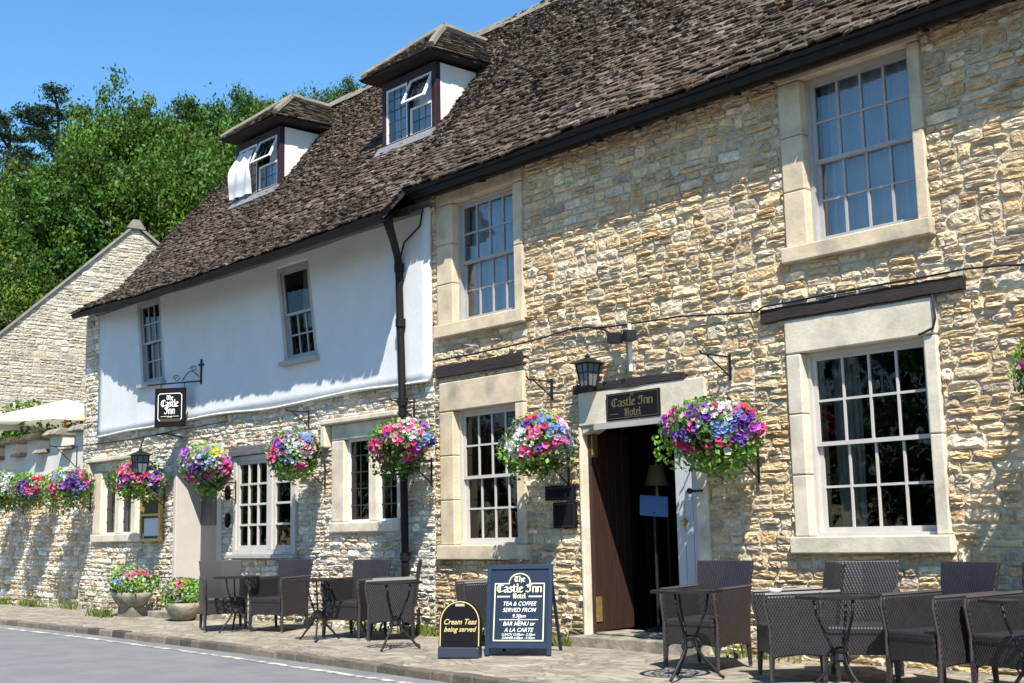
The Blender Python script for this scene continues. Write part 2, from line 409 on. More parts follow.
# plaster: grid with leaning openings
PH = [(-20.52, -19.66, 3.85, 5.32), (-15.93, -15.07, 3.72, 5.14)]
xs = sorted({round(-22.05 + i * .163, 3) for i in range(61)} | {h[i] for h in PH for i in (0, 1)})
zs = sorted({round(3.09 + i * .14, 3) for i in range(17)} | {h[i] for h in PH for i in (2, 3)})
mb = MB(); idx = {}
def pl(x, z, back):
    lx = lean(x, 0, max(z, 3.01))[0]
    yb = -.065 - .008 * nz(x, z, 0, 1.1) - .015 * (1 - sstep(3.08, 3.3, z))
    zz = z
    if z < 3.1: zz = 3.10 + .05 * nz(x, 5, 0, .7)
    return (lx, .02 if back else yb, zz)
for i, x in enumerate(xs):
    for j, z in enumerate(zs):
        mb.v.append(pl(x, z, False)); mb.c.append((1,1,1)); idx[(i, j)] = len(mb.v) - 1
for i in range(len(xs)-1):
    for j in range(len(zs)-1):
        cx = (xs[i]+xs[i+1])/2; cz = (zs[j]+zs[j+1])/2
        if any(h[0] < cx < h[1] and h[2] < cz < h[3] for h in PH): continue
        mb.f.append((idx[i,j], idx[i+1,j], idx[i+1,j+1], idx[i,j+1]))
o = mb.build('plaster_wall', M_plaster, inn, smooth=True, label='white limewashed plaster of the upper storey')
sm = o.modifiers.new('solid', 'SOLIDIFY'); sm.thickness = .06; sm.offset = -1
# plaster drip at foot
mb = MB()
mb.tube([(x, -.085 - .006*nz(x,2,0,1.3), 3.105 + .05 * nz(x, 5, 0, .7)) for x in [ -22.04 + .25*i for i in range(40)]], [.016 + .008*nz(i*.7,3) for i in range(40)], 6)
mb.build('plaster_lip', M_plaster, inn, smooth=True)

# ---- windows
def surround(name, w, parent, m=M_ash, y0=-.045, y1=.34, sill=.16, dy=.05, lint=None):
    X0, X1, Z0, Z1, a, b, c, d = w
    lj = a - X0
    mb = MB()
    # jambs in blocks
    def blocks(x0, x1, z0, z1, n):
        z = z0
        for i in range(n):
            h = (z1 - z0) / n * (1 + .0)
            mb.box(x0, x1, y0 - U(0, .003), y1, z, z + h - .004); z += h
    mb.box(X0 - .03, X1 + .03, y0 - dy, y1, Z0, c)                      # sill
    blocks(X0, a, c + .003, d, 3); blocks(b, X1, c + .003, d, 2)
    mb.box(X0, X1, y0 - .004, y1, d + .003, Z1)
    o = mb.build(name, m, parent, bevel=.012)
    return o

def curtain(x0, x1, z0, z1, y, parent, m, folds=9, amp=.025, taper=0):
    mb = MB(); n = 60; vs = []
    for j in range(7):
        t = j / 6; z = lerp(z1, z0, t)
        for i in range(n + 1):
            s = i / n; x = lerp(x0, x1, s)
            if taper: x = lerp(x, x0 if taper < 0 else x1, abs(taper) * math.sin(t * 1.9) * .5)
            vs.append((x, y + amp * math.sin(s * folds * 6.283 + 1.5 * nz(s * 5, t * 1.5)) + amp * .5 * math.sin(s * folds * 15), z))
    fs = [(j*(n+1)+i, j*(n+1)+i+1, (j+1)*(n+1)+i+1, (j+1)*(n+1)+i) for j in range(6) for i in range(n)]
    mb.add(vs, fs)
    return mb.build('curtain', m, parent, smooth=True)

def sash(a, b, c, d, nx, ny, m, y=.085, parent=None, meet=True, bar=.022, stile=.042, boxf=.036, gl=M_glass, fn=None, plain=False):
    """opening a..b, c..d. frame is the 'window' part; returns it"""
    mb = MB()
    mb.box(a, a + boxf, y - .03, y + .09, c, d); mb.box(b - boxf, b, y - .03, y + .09, c, d)
    mb.box(a + boxf, b - boxf, y - .03, y + .09, d - boxf, d); mb.box(a + boxf, b - boxf, y - .045, y + .09, c, c + boxf * .8)
    ia, ib, ic, id_ = a + boxf, b - boxf, c + boxf * .8, d - boxf
    zm = (ic + id_) / 2
    secs = [(ic, zm + .02, y + .035), (zm - .02, id_, y)] if meet else [(ic, id_, y + .01)]
    pans = []
    for (s0, s1, yy) in secs:
        nyy = ny // 2 if meet else ny; nx_ = nx
        if plain and yy == y: nyy = 1; nx = 1
        mb.box(ia, ia + stile, yy, yy + .034, s0, s1); mb.box(ib - stile, ib, yy, yy + .034, s0, s1)
        mb.box(ia + stile, ib - stile, yy + .001, yy + .034, s0, s0 + stile * (1.2 if not meet or s0 == ic else .9))
        mb.box(ia + stile, ib - stile, yy + .001, yy + .034, s1 - stile * .9, s1)
        for i in range(1, nx):
            x = lerp(ia + stile, ib - stile, i / nx); mb.box(x - bar/2, x + bar/2, yy + .004, yy + .03, s0 + stile*.9, s1 - stile*.9)
        for j in range(1, nyy):
            z = lerp(s0 + stile, s1 - stile * .9, j / nyy)
            mb.box(ia + stile, ib - stile, yy + .006, yy + .028, z - bar/2, z + bar/2)
        pans.append((ia + stile * .5, ib - stile * .5, s0 + .02, s1 - .02, yy + .02))
    if fn: mb.map(fn)
    w = mb.build('window', m, parent)
    p = MB()
    for q in pans: p.quad((q[0], q[4], q[2]), (q[1], q[4], q[2]), (q[1], q[4], q[3]), (q[0], q[4], q[3]))
    if fn: p.map(fn)
    p.build('pane', gl, w)
    return w

w = sash(*UR[4:], 4, 4, M_grey, parent=inn, gl=M_glassu); w['label'] = 'upper sash window at the right with full net curtains'
surround('stone_surround', UR, w); curtain(UR[4]+.05, UR[5]-.05, UR[6]+.02, UR[7], .24, w, M_curt, 7)
w = sash(*LR[4:], 4, 4, M_sash, parent=inn); w['label'] = 'large ground floor sash window at the right with a cream curtain at its left'
surround('stone_surround', LR, w, M_ash2); curtain(LR[4]+.05, LR[4]+.34, LR[6]+.02, LR[7], .38, w, M_curtd, 4, .02)
w = sash(*UM[4:], 4, 4, M_grey, parent=inn, gl=M_glassu); w['label'] = 'upper sash window beside the downpipe with net curtains'
surround('stone_surround', UM, w); curtain(UM[4]+.05, UM[5]-.05, UM[6]+.02, UM[7], .24, w, M_curt, 8)
w = sash(*LM[4:], 4, 4, M_sash, parent=inn); w['label'] = 'ground floor sash window above the chalk board with dark panes'
surround('stone_surround', LM, w); curtain(LM[4]+.05, LM[4]+.22, LM[6]+.02, LM[7], .40, w, mat('brown_curtain', (.12,.06,.035), .9), 3, .02)
# plaster-storey sashes, leaning with the old wall
for (h, lab, cb) in ((PH[0], 'small narrow sash window above the hanging inn sign', True), (PH[1], 'narrow leaning sash window with its upper part plain', False)):
    a, b, c, d = h
    f = lambda x, y, z: (lean(x, y, z)[0], y - .03, z)
    w = sash(a, b, c, d, 3, 4, M_grey, y=.0, parent=inn, fn=f, boxf=.07, stile=.04, bar=.022, gl=M_glass, plain=not cb)
    w['label'] = lab
    m_ = MB(); m_.box(a - .04, b + .04, -.13, .0, c - .06, c); m_.map(f); m_.build('sill', M_grey, w, bevel=.006)
    cu = curtain(lean(a+.3, 0, 4.5)[0], lean(b-.05, 0, 4.5)[0], c + .5 if not cb else c + .1, d - .05, .14, w, M_curtd if not cb else M_curt, 4, .02)
# W3: stone mullioned
def mullion_window(X0, X1, Z0, Z1, lights, zl0, zl1, hood=True, label=None, transom=()):
    mb = MB()
    y0, y1 = -.04, .2
    mb.box(X0 - .02, X1 + .02, y0 - .03, y1, Z0, zl0)
    mb.box(X0, X1, y0, y1, zl1, Z1)
    ed = [X0] + [e for l in lights for e in l] + [X1]
    for i in range(0, len(ed), 2):
        e0, e1 = ed[i], ed[i+1]
        if i == 0 or i == len(ed) - 2: mb.box(e0, e1, y0 - .002, y1, zl0 + .003, zl1 - .003)
        else: mb.box(e0, e1, y0 + .03, y1, zl0 + .003, zl1 - .003)
    # chamfer ring inside
    a, b = lights[0][0], lights[-1][1]
    wd = mb.build('window', M_ash2, inn, bevel=.018, label=label)
    if hood:
        hm = MB(); hm.box(X0 - .16, X1 + .02, -.13, .0, Z1 + .002, Z1 + .075); hm.box(X0 - .16, X0 - .05, -.12, .0, Z1 - .30, Z1)
        hm.build('hood_mould', M_ash2, wd, bevel=.015)
    fm = MB(); ld = MB(); p = MB()
    for k, (l0, l1) in enumerate(lights):
        t = .03
        fm.box(l0, l0+t, .04, .08, zl0, zl1); fm.box(l1-t, l1, .04, .08, zl0, zl1); fm.box(l0+t, l1-t, .04, .08, zl0, zl0+t); fm.box(l0+t, l1-t, .04, .08, zl1-t, zl1)
        if k in transom: fm.box(l0+t, l1-t, .035, .08, lerp(zl0,zl1,.55), lerp(zl0,zl1,.55)+.06)
        for j in range(1, 5):
            z = lerp(zl0, zl1, j/5); ld.box(l0+t, l1-t, .053, .060, z-.006, z+.006)
        xm = (l0+l1)/2; ld.box(xm-.006, xm+.006, .052, .061, zl0+t, zl1-t)
        p.quad((l0, .065, zl0), (l1, .065, zl0), (l1, .065, zl1), (l0, .065, zl1))
    fm.build('casement_frame', M_white, wd); ld.build('lead_glazing_bars', M_lead, wd); p.build('pane', M_glass, wd)
    return wd
mullion_window(-14.5, -12.94, 1.26, 2.72, [(-14.20,-13.68),(-13.50,-13.02)], 1.40, 2.5, label='two light stone mullioned window beside the downpipe', transom=(1,))
mullion_window(-22.2, -20.12, 1.2, 2.62, [(-21.86,-21.36),(-21.18,-20.72),(-20.54,-20.24)], 1.34, 2.46, label='three light stone mullioned window near the left corner')
# W2: painted timber casement with dark timber lintel
a, b, c, d = -17.14, -15.40, .98, 2.44
mb = MB()
mb.box(a, a+.09, -.05, .12, c, d); mb.box(b-.09, b, -.05, .12, c, d); mb.box(a+.09, b-.09, -.05, .12, d-.07, d); mb.box(a+.09, b-.09, -.05, .12, c, c+.07)
xm = -16.08; mb.box(xm-.06, xm+.06, -.052, .12, c+.07, d-.07)
for x0, x1, nx, ny in ((a+.09, xm-.06, 3, 4), (xm+.06, b-.09, 1, 4)):
    t = .06; z0, z1 = c+.07, d-.07
    mb.box(x0, x0+t, -.03, .03, z0, z1); mb.box(x1-t, x1, -.03, .03, z0, z1); mb.box(x0+t, x1-t, -.029, .03, z0, z0+t); mb.box(x0+t, x1-t, -.029, .03, z1-t, z1)
    for i in range(1, nx):
        x = lerp(x0+t, x1-t, i/nx); mb.box(x-.016, x+.016, -.024, .025, z0+t, z1-t)
    for j in range(1, ny):
        z = lerp(z0+t, z1-t, j/ny); mb.box(x0+t, x1-t, -.022, .024, z-.016, z+.016)
w = mb.build('window', M_sash, inn, bevel=.004, label='grey painted timber casement window behind the tables')
mb = MB(); mb.quad((a+.1,.005,c+.08),(b-.1,.005,c+.08),(b-.1,.005,d-.08),(a+.1,.005,d-.08)); mb.build('pane', M_glass, w)
mb = MB(); mb.box(a-.06, b+.05, -.12, .1, c-.055, c-.002); mb.build('sill', M_grey, w, bevel=.006)
mb = MB(); mb.box(a-.08, b+.02, -.09, .1, d+.003, d+.14); mb.build('timber_lintel', mat('grey_timber', (.13,.13,.14), .85, var=.5, vscale=6, stretch=(1,8,8), bump=.7), w, bevel=.008)

# timber lintels
def beam(x0, x1, z0, z1, y=-.07):
    mb = MB(); n = 14; vs = []
    for i in range(n+1):
        x = lerp(x0, x1, i/n); w1 = .018*nz(x*2, 1); w2 = .03*nz(x*2.3, 7)
        vs += [(x, .05, z0+w2), (x, y+.01*nz(x*3,2), z0+w2), (x, y+.01*nz(x*3,5), z1+w1), (x, .05, z1+w1)]
    fs = [(4*i+k, 4*i+(k+1)%4, 4*i+4+(k+1)%4, 4*i+4+k) for i in range(n) for k in range(4)] + [(0,1,2,3), (4*n+3,4*n+2,4*n+1,4*n)]
    mb.add(vs, fs); return mb.build('timber_lintel', M_beam, inn)
beam(-7.2, -5.14, 3.13, 3.245); beam(-12.16, -10.58, 3.12, 3.26); beam(-9.76, -8.18, 2.70, 2.78, -.06)

# ---- main door
mb = MB()
mb.box(-9.70, -7.93, -.05, .25, 2.33, 2.70)           # lintel stone
mb.box(-9.72, -9.675, -.045, .25, .0, 2.33); mb.box(-8.10, -7.95, -.045, .25, .0, 2.33)
mb.prism([(-9.67,2.33),(-9.45,2.33),(-9.60,2.26),(-9.67,2.24)], .03, -.2, PF)
ds = mb.build('door_surround', M_ash2, inn, bevel=.015)
mb = MB(); mb.box(-9.42, -8.14, -.10, -.051, 2.275, 2.335); mb.build('drip_strip', M_grey, ds)
mb = MB()                                              # plank leaf swung inwards, hinge on left jamb
ang = R(96)
def leafP(u, t, z):                                    # u along leaf
    return (-9.665 + math.cos(ang)*u + math.sin(ang)*t, .05 + math.sin(ang)*u - math.cos(ang)*t, z)
for i in range(5):
    u0, u1 = i*.134, (i+1)*.134 - .006
    pts = [leafP(u0,0,.16), leafP(u1,0,.16), leafP(u1,.05,.16), leafP(u0,.05,.16), leafP(u0,0,2.28), leafP(u1,0,2.28), leafP(u1,.05,2.28), leafP(u0,.05,2.28)]
    mb.hexa(pts)
dr = mb.build('door', M_door, inn, bevel=.004, label='brown plank door leaf standing open inwards')
mb = MB()
for z in (.26, 2.0):
    mb.hexa([leafP(0,.052,z), leafP(.09,.052,z), leafP(.09,.062,z), leafP(0,.062,z), leafP(0,.052,z+.26), leafP(.09,.052,z+.26), leafP(.09,.062,z+.26), leafP(0,.062,z+.26)])
parts(mb, 'hinge_plate', M_brass, dr)
mb = MB()
for i in range(3): mb.box(-8.44 + i*.11, -8.335 + i*.11, .05, .10, .14, 2.30)
dg = mb.build('door', M_greydoor, inn, bevel=.004, label='narrow pale grey fixed door leaf at the right of the entrance')
mb = MB(); mb.lathe([(.0,0),(.035,0),(.04,.02),(.03,.05),(0,.055)], n=10)
mb.map(lambda x, y, z: (-8.33 + x, .05 - z, 1.28 + y)); mb.build('knob', M_brass, dg)
mb = MB(); mb.tube([(-8.12,.02,1.58),(-8.12,-.10,1.58)], .014, 6); mb.tube([(-8.12,-.10,1.58),(-8.12,-.125,1.58)], .03, 8); mb.tube([(-8.0,-.06,1.58),(-8.16,-.06,1.58)],.012,6)
mb.build('door_holdback', M_black, inn)
mb = MB(); mb.box(-9.75, -8.0, -.24, .3, .0, .13); mb.box(-9.6, -8.1, .02, .5, .13, .155)
mb.build('door_step', M_trough, inn, bevel=.02)

# ---- left door recess
mb = MB()
mb.box(-19.08, -18.98, -.05, .45, 0, 2.5); mb.box(-17.64, -17.50, -.05, .45, 0, 2.5); mb.box(-19.08, -17.50, -.052, .45, 2.5, 2.68)
mb.build('door_surround', mat('grey_beige_stone', (.50,.46,.40), .85, var=.08, vscale=4), inn, bevel=.012)
mb = MB()
for i in range(8): mb.box(-18.98 + i*.168, -18.82 + i*.168, .40, .45, .12, 2.5)
dl = mb.build('door', mat('dark_grey_door', (.09,.085,.09), .5), inn, bevel=.004, label='dark grey door set back behind the hanging basket')
mb = MB(); mb.lathe([(0,0),(.03,0),(.035,.03),(0,.05)], n=10); mb.map(lambda x,y,z: (-17.85+x, .40-z, 1.1+y)); mb.build('knob', M_brass, dl)
mb = MB(); mb.box(-19.15, -17.45, -.42, .4, 0, .11); mb.build('door_step', M_trough, inn, bevel=.015)

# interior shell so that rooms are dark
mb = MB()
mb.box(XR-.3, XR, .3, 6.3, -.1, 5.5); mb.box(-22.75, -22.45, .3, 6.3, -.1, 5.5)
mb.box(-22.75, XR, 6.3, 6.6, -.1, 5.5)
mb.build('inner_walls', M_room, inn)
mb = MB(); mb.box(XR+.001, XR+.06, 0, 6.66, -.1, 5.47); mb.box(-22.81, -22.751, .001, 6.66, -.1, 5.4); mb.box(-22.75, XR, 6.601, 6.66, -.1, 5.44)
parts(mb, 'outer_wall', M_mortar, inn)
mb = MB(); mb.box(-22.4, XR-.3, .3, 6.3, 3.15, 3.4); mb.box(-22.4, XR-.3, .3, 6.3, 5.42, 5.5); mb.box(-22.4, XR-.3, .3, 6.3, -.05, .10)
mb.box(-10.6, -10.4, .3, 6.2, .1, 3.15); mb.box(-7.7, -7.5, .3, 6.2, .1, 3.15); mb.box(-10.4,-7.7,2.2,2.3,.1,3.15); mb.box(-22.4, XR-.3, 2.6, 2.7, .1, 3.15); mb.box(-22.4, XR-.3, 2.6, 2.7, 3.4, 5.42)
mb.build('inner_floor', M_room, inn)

# ---- roof
TP = [(.098,.070,.050),(.115,.085,.062),(.080,.058,.044),(.135,.102,.076),(.105,.080,.062),(.155,.125,.096),(.068,.050,.040),(.125,.088,.058),(.10,.075,.055),(.19,.155,.12)]
RY, RZ = 3.15, 9.32
def prof_main(x):
    return [(-.40, 5.50), (.6, 6.60), (RY, RZ + .05*nz(x,0,0,.4))]
def prof_left(x):
    t = sstep(-22.8, -18.0, x)
    ey = lerp(-.40, -.80, sstep(-22.8, -17.6, x)); ez = lerp(5.40, 5.14, t) + .03*nz(x,3,0,.8)
    k = sstep(-13.6, -12.5, x)
    return [(ey, ez), (.50, lerp(lerp(5.93, 6.02, t), 6.50, k)), (RY, lerp(8.98, RZ, sstep(-22.8,-19,x)) + .05*nz(x,0,0,.4))]
def roof_pt(prof, x, s):
    p = prof(x); segs = [math.dist(p[i], p[i+1]) for i in range(2)]
    if s <= segs[0]: t = s/segs[0]; a, b = p[0], p[1]
    else: t = (s-segs[0])/segs[1]; a, b = p[1], p[2]
    sag = .035*nz(x*.6, s*.7, 4)
    y = lerp(a[0], b[0], t); z = lerp(a[1], b[1], t)
    d = Vector((0, b[0]-a[0], b[1]-a[1])).normalized(); n = Vector((0, -d.z, d.y))
    return Vector((x, y, z)) + n*sag, n, d
def roof_len(prof, x):
    p = prof(x); return math.dist(p[0], p[1]) + math.dist(p[1], p[2])
def tiles(mb, prof, x0, x1, skip=None, rag=.0):
    s = -.02; row = 0; L_ = roof_len(prof, (x0+x1)/2)
    while s < L_:
        e = lerp(.088, .050, min(1, s/L_)); x = x0 + U(-rag, rag)
        while x < x1:
            w = U(.07, .19) * lerp(1.1, .75, s/L_)
            xe = min(x + w, x1 + U(0, rag))
            cx = (x+xe)/2
            p, n, d = roof_pt(prof, cx, s)
            if not (skip and skip(cx, p.y)):
                th = U(.014, .028); lift = U(.008, .036); ov = U(-.013, .013); tw = U(-.008, .008); ln = e*1.75
                ax = Vector((1, 0, 0)); g = .004
                def q(xx, ss, h): 
                    pp, nn, dd = roof_pt(prof, xx, max(0, min(ss, L_)))
                    if ss < 0: pp = pp + dd*ss
                    return pp + nn*h
                s0 = s + ov; s1 = s + ln
                b0 = lift; vs = [q(x+g, s0+U(-.01,.01), b0-tw), q(xe-g, s0+U(-.01,.01), b0+tw), q(xe-g, s1, -.01), q(x+g, s1, -.01),
                      q(x+g+U(0,.012), s0+U(0,.012), b0+th-tw), q(xe-g-U(0,.012), s0+U(0,.012), b0+th+tw), q(xe-g, s1, th*.6), q(x+g, s1, th*.6)]
                c = rnd.choice(TP); k = U(.6, 1.1) * (1 + .35*nz(cx*.5, s*.6, 2)); c = tuple(v*k for v in c)
                mb.hexa(vs, c)
            x = xe
        s += e; row += 1
def in_dorm(cx, y): return (-15.05 < cx < -13.85 and 1.33 < y < 2.1) or (-19.85 < cx < -18.45 and 1.53 < y < 2.3)
def under(mb, prof, x0, x1, n=40):
    vs = []; k = 12; L_ = roof_len(prof, (x0+x1)/2)
    for i in range(n+1):
        x = lerp(x0, x1, i/n)
        for j in range(k+1):
            p, nn, d = roof_pt(prof, x, L_*j/k); vs.append(p - nn*.012)
        for j in range(k+1):
            p, nn, d = roof_pt(prof, x, L_*j/k); vs.append(p - nn*.09)
    m_ = 2*(k+1); fs = []
    for i in range(n):
        for j in range(k):
            a = i*m_+j; fs.append((a, a+m_, a+m_+1, a+1)); b = a+k+1; fs.append((b, b+1, b+m_+1, b+m_))
        fs.append((i*m_, i*m_+k+1, (i+1)*m_+k+1, (i+1)*m_))
    for i in (0, n):
        for j in range(k): a = i*m_+j; fs.append((a, a+1, a+k+2, a+k+1))
    mb.add(vs, fs, (.06,.05,.045))
rp = MB(); tiles(rp, prof_left, -22.68, -12.28, in_dorm, .04)
roofL = rp.build('roof', M_tile, inn, label='stone tiled roof slope over the white storey, carrying both dormers')
mb = MB(); under(mb, prof_left, -22.64, -12.3, 60); mb.build('roof_boards', M_beam, roofL)
mb = MB(); tiles(mb, prof_main, -12.42, XR+.1, None, .03)
roofR = mb.build('roof', M_tile, inn, label='stone tiled roof slope over the taller stone range')
mb = MB(); under(mb, prof_main, -12.38, XR+.1, 40); mb.build('roof_boards', M_beam, roofR)
# rear slope and verge
mb = MB(); mb.quad((-22.85, RY, 8.95), (XR+.1, RY, RZ-.03), (XR+.1, 6.9, 5.2), (-22.85, 6.9, 5.2)); o = mb.build('rear_roof', M_tile, inn); 
mb = MB()
for g in (-22.7, XR+.06):   # gable triangles
    mb.prism([(0.0,5.3),(6.5,5.3),(RY,8.85)], 0, .12, lambda u, v, d, g=g: (g-d, u, v))
parts(mb, 'gable_wall', M_mortar, inn)
# ridge stones
mb = MB(); x = -22.85
while x < XR:
    w = U(.35, .55); zz = lerp(8.98, RZ, sstep(-22.8,-19,x)) + .05*nz(x,0,0,.4)+U(-.01,.01)
    mb.prism([(RY-.20, zz-.16), (RY-.17, zz-.12), (RY, zz+.06), (RY+.17, zz-.12), (RY+.20, zz-.16), (RY, zz+.0)], 0, 1, lambda u, v, d, x=x, w=w: (x + d*(w-.012), u, v)); x += w
mb.build('ridge_stones', M_ridge, inn)
# fascia / gutters
mb = MB()
n = 30
mb.tube([(lerp(-12.3, XR+.1, i/n), -.325 + .008*nz(i,1), 5.425 + .012*nz(i*.6,2)) for i in range(n+1)], .046, 8)
g1 = mb.build('gutter', M_gut, inn, smooth=True)
mb = MB()
for x in (-11.0,-9.05,-8.5,-7.2,-5.2,-4.3): mb.tube([(x,-.20,5.36),(x,-.30,5.33),(x,-.345,5.36)], .016, 6)
parts(mb, 'gutter_bracket', M_gut, g1)
mb = MB(); mb.box(-12.3, XR, -.26, -.23, 5.36, 5.49); mb.box(-12.3, XR, -.23, -.0, 5.455, 5.485); mb.build('fascia', M_beam, inn)
mb = MB(); vs = []
for i in range(41):
    x = lerp(-22.62, -12.35, i/40); p = prof_left(x); y, z = p[0]; jag = -.02*abs(nz(x*3,1))-.01
    vs += [(x, y+.03, z-.02), (x, y+.04, z-.085+jag), (x, y+.09, z-.085+jag), (x, y+.09, z-.02)]
fs = [(4*i+k, 4*i+4+k, 4*i+4+(k+1)%4, 4*i+(k+1)%4) for i in range(40) for k in range(4)] + [(0,1,2,3),(163,162,161,160)]
mb.add(vs, fs); mb.build('fascia', M_beam, inn)
# soffit
mb = MB(); vs = []
for i in range(41):
    x = lerp(-22.7, -12.35, i/40); y, z = prof_left(x)[0]
    vs += [(x, y+.06, z-.07), (x, .02, z+.16)]
mb.add(vs, [(2*i, 2*i+1, 2*i+3, 2*i+2) for i in range(40)]); mb.build('soffit', mat('stained_soffit', (.16,.14,.12), .9, var=.4, vscale=4), inn)
# downpipe
mb = MB()
mb.tube([(-12.42,-.60,5.16),(-12.44,-.56,5.04),(-12.62,-.36,4.92),(-12.80,-.16,4.76),(-12.83,-.12,4.6),(-12.78,-.12,3.2),(-12.74,-.12,.95),(-12.73,-.12,.12)], [.07,.06,.05,.05,.048,.048,.048,.048], 12)
dp = mb.build('downpipe', M_gut, inn, smooth=True)
mb = MB()
for x, z in ((-12.82,4.62),(-12.80,3.9),(-12.77,2.88),(-12.75,2.0),(-12.735,.95)): mb.tube([(x,-.12,z-.05),(x,-.12,z+.05)], .066, 12); 
parts(mb, 'pipe_collar', M_gut, dp)
mb = MB(); mb.tube([(-12.3,-.13,5.3),(-12.4,-.1,5.1),(-12.75,-.09,4.95),(-12.9,-.09,4.6),(-12.88,-.09,4.2)], .012, 6); mb.build('pipe_cable', M_gut, inn)

# ---- dormers
def tile_quad(mb, A, B, Cc, D, e=.085, w0=.13):
    A, B, Cc, D = map(Vector, (A, B, Cc, D)); n = (B-A).cross(D-A).normalized()
    if n.z < 0: n = -n
    H = ((D-A).length + (Cc-B).length)/2; rows = int(H/e); 
    def P(u, v): return A.lerp(B, u).lerp(D.lerp(Cc, u), v)
    for r in range(rows+1):
        v = r/(rows+.001); L0 = (P(1,v)-P(0,v)).length; u = 0
        while u < 1 and L0 > .03:
            w = min(U(.6,1.5)*w0/L0, 1-u) 
            ve = min(1, v+1.7/rows); v0 = v + U(-.02,.02)/max(.3,H) - (.03/H if r == 0 else 0)
            th = U(.015,.035); li = U(.008,.025); ue = u+w-.004/L0
            def q(a, b, h): return P(a, b) + n*h
            vs = [q(u,v0,li), q(ue,v0,li), q(ue,ve,-.005), q(u,ve,-.005), q(u,v0,li+th), q(ue,v0,li+th), q(ue,ve,th*.6), q(u,ve,th*.6)]
            c = rnd.choice(TP); k = U(.7,1.25); mb.hexa(vs, tuple(x*k for x in c)); u += w
def dormer(xl, xr, yf, zb, zt, ex0, ex1, ey, ez, ap, yb, label, opened):
    # cheeks
    mb = MB()
    for x, s in ((xl, -1), (xr, 1)):
        yroof = yf + (zt-zb)/1.236
        mb.prism([(yf+.02, zb-.25), (yf+.02, zt), (yroof+.2, zt)], 0, .06, lambda u, v, d, x=x, s=s: (x - s*d, u, v))
    ck = mb
    # front frame
    f = MB(); t = .08
    f.box(xl, xl+t, yf-.02, yf+.08, zb, zt); f.box(xr-t, xr+.01, yf-.02, yf+.08, zb, zt); f.box(xl+t, xr-t, yf-.02, yf+.08, zt-.12, zt); f.box(xl-.02, xr+.04, yf-.06, yf+.08, zb-.08, zb+.02)
    xm = (xl+xr)/2; f.box(xm-.03, xm+.03, yf-.01, yf+.06, zb+.02, zt-.12)
    body = f.build('dormer', M_maroon, inn, bevel=.005, label=label); parts(ck, 'cheek', M_cheek, body)
    fl = MB(); z = zb-.10
    fl.hexa([(xl-.05,yf-.14,z-.14),(xr+.05,yf-.14,z-.14),(xr+.05,yf-.04,z+.01),(xl-.05,yf-.04,z+.01),(xl-.05,yf-.16,z-.12),(xr+.05,yf-.16,z-.12),(xr+.05,yf-.06,z+.03),(xl-.05,yf-.06,z+.03)])
    fl.map(lambda x,y,z: (x, y, z+.07)); fl.build('lead_apron', M_lead2, body)
    # casements
    c = MB(); ld = MB(); p = MB(); sh = (0,)
    for k, (a, b) in enumerate(((xl+t, xm-.03), (xm+.03, xr-t))):
        z0, z1 = zb+.02, zt-.12; w = .035; halfopen = opened and k == 1
        pieces = [(z0, z1, 0)] if not halfopen else [(z0, lerp(z0,z1,.5), 0), (lerp(z0,z1,.5), z1, R(24))]
        for (q0, q1, an) in pieces:
            def T(x, y, z, q1=q1, an=an):
                dz = z-q1; return (x, yf+.01+(y)*math.cos(an) + dz*math.sin(an), q1 + dz*math.cos(an))
            s = MB(); s.box(a, a+w, -.01, .03, q0, q1); s.box(b-w, b, -.01, .03, q0, q1); s.box(a+w, b-w, -.01, .03, q0, q0+w); s.box(a+w, b-w, -.01, .03, q1-w, q1); s.map(T); c.add(s.v, s.f)
            l = MB(); ny = 5 if q1-q0 > .6 else 2
            for j in range(1, ny): z_ = lerp(q0, q1, j/ny); l.box(a+w, b-w, .004, .014, z_-.006, z_+.006)
            for j in (1, 2): x_ = lerp(a+w, b-w, j/3); l.box(x_-.006, x_+.006, .003, .015, q0+w, q1-w)
            l.map(T); ld.add(l.v, l.f)
            g = MB(); g.quad((a,.009,q0),(b,.009,q0),(b,.009,q1),(a,.009,q1)); g.map(T); p.add(g.v, g.f)
    parts(c, 'casement', M_white, body); ld.build('lead_glazing_bars', M_lead, body); p.build('pane', M_glassu, body)
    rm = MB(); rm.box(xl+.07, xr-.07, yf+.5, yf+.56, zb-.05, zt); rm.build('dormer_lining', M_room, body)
    # roof
    r = MB(); ax, ay, az = ap
    FL, FR = (ex0, ey, ez), (ex1, ey, ez); BL, BR = (ex0, yb, ez+.02), (ex1, yb, ez+.02); A = ap; AB = (ax, RY-.15, az-.04)
    tile_quad(r, FL, FR, A, A); tile_quad(r, FR, BR, AB, A); tile_quad(r, BL, FL, A, AB)
    rf = r.build('dormer_roof', M_tile, body)
    un = MB(); off = .035
    un.add([FL, FR, BR, BL, A, AB, (ex0,ey,ez-off), (ex1,ey,ez-off), (ex1,yb,ez-off), (ex0,yb,ez-off)], [(0,1,4),(1,2,5,4),(3,0,4,5),(6,9,8,7),(0,6,7,1),(1,7,8,2),(3,9,6,0)])
    un.build('dormer_eaves', M_beam, body)
    h = MB(); l1 = lambda a, b, n, up: [Vector(a).lerp(Vector(b), i/n) + Vector((0,0,up + .02*nz(i*1.3, a[0]) - .12*math.sin(math.pi*i/n)*0)) for i in range(n+1)]
    h.tube(l1(FR, A, 6, .045), [.06]*7, 6); h.tube(l1(FL, A, 6, .045), [.06]*7, 6); h.tube(l1(A, AB, 6, .05), [.075]*7, 6)
    h.build('hip_stones', M_ridge, body)
    return body
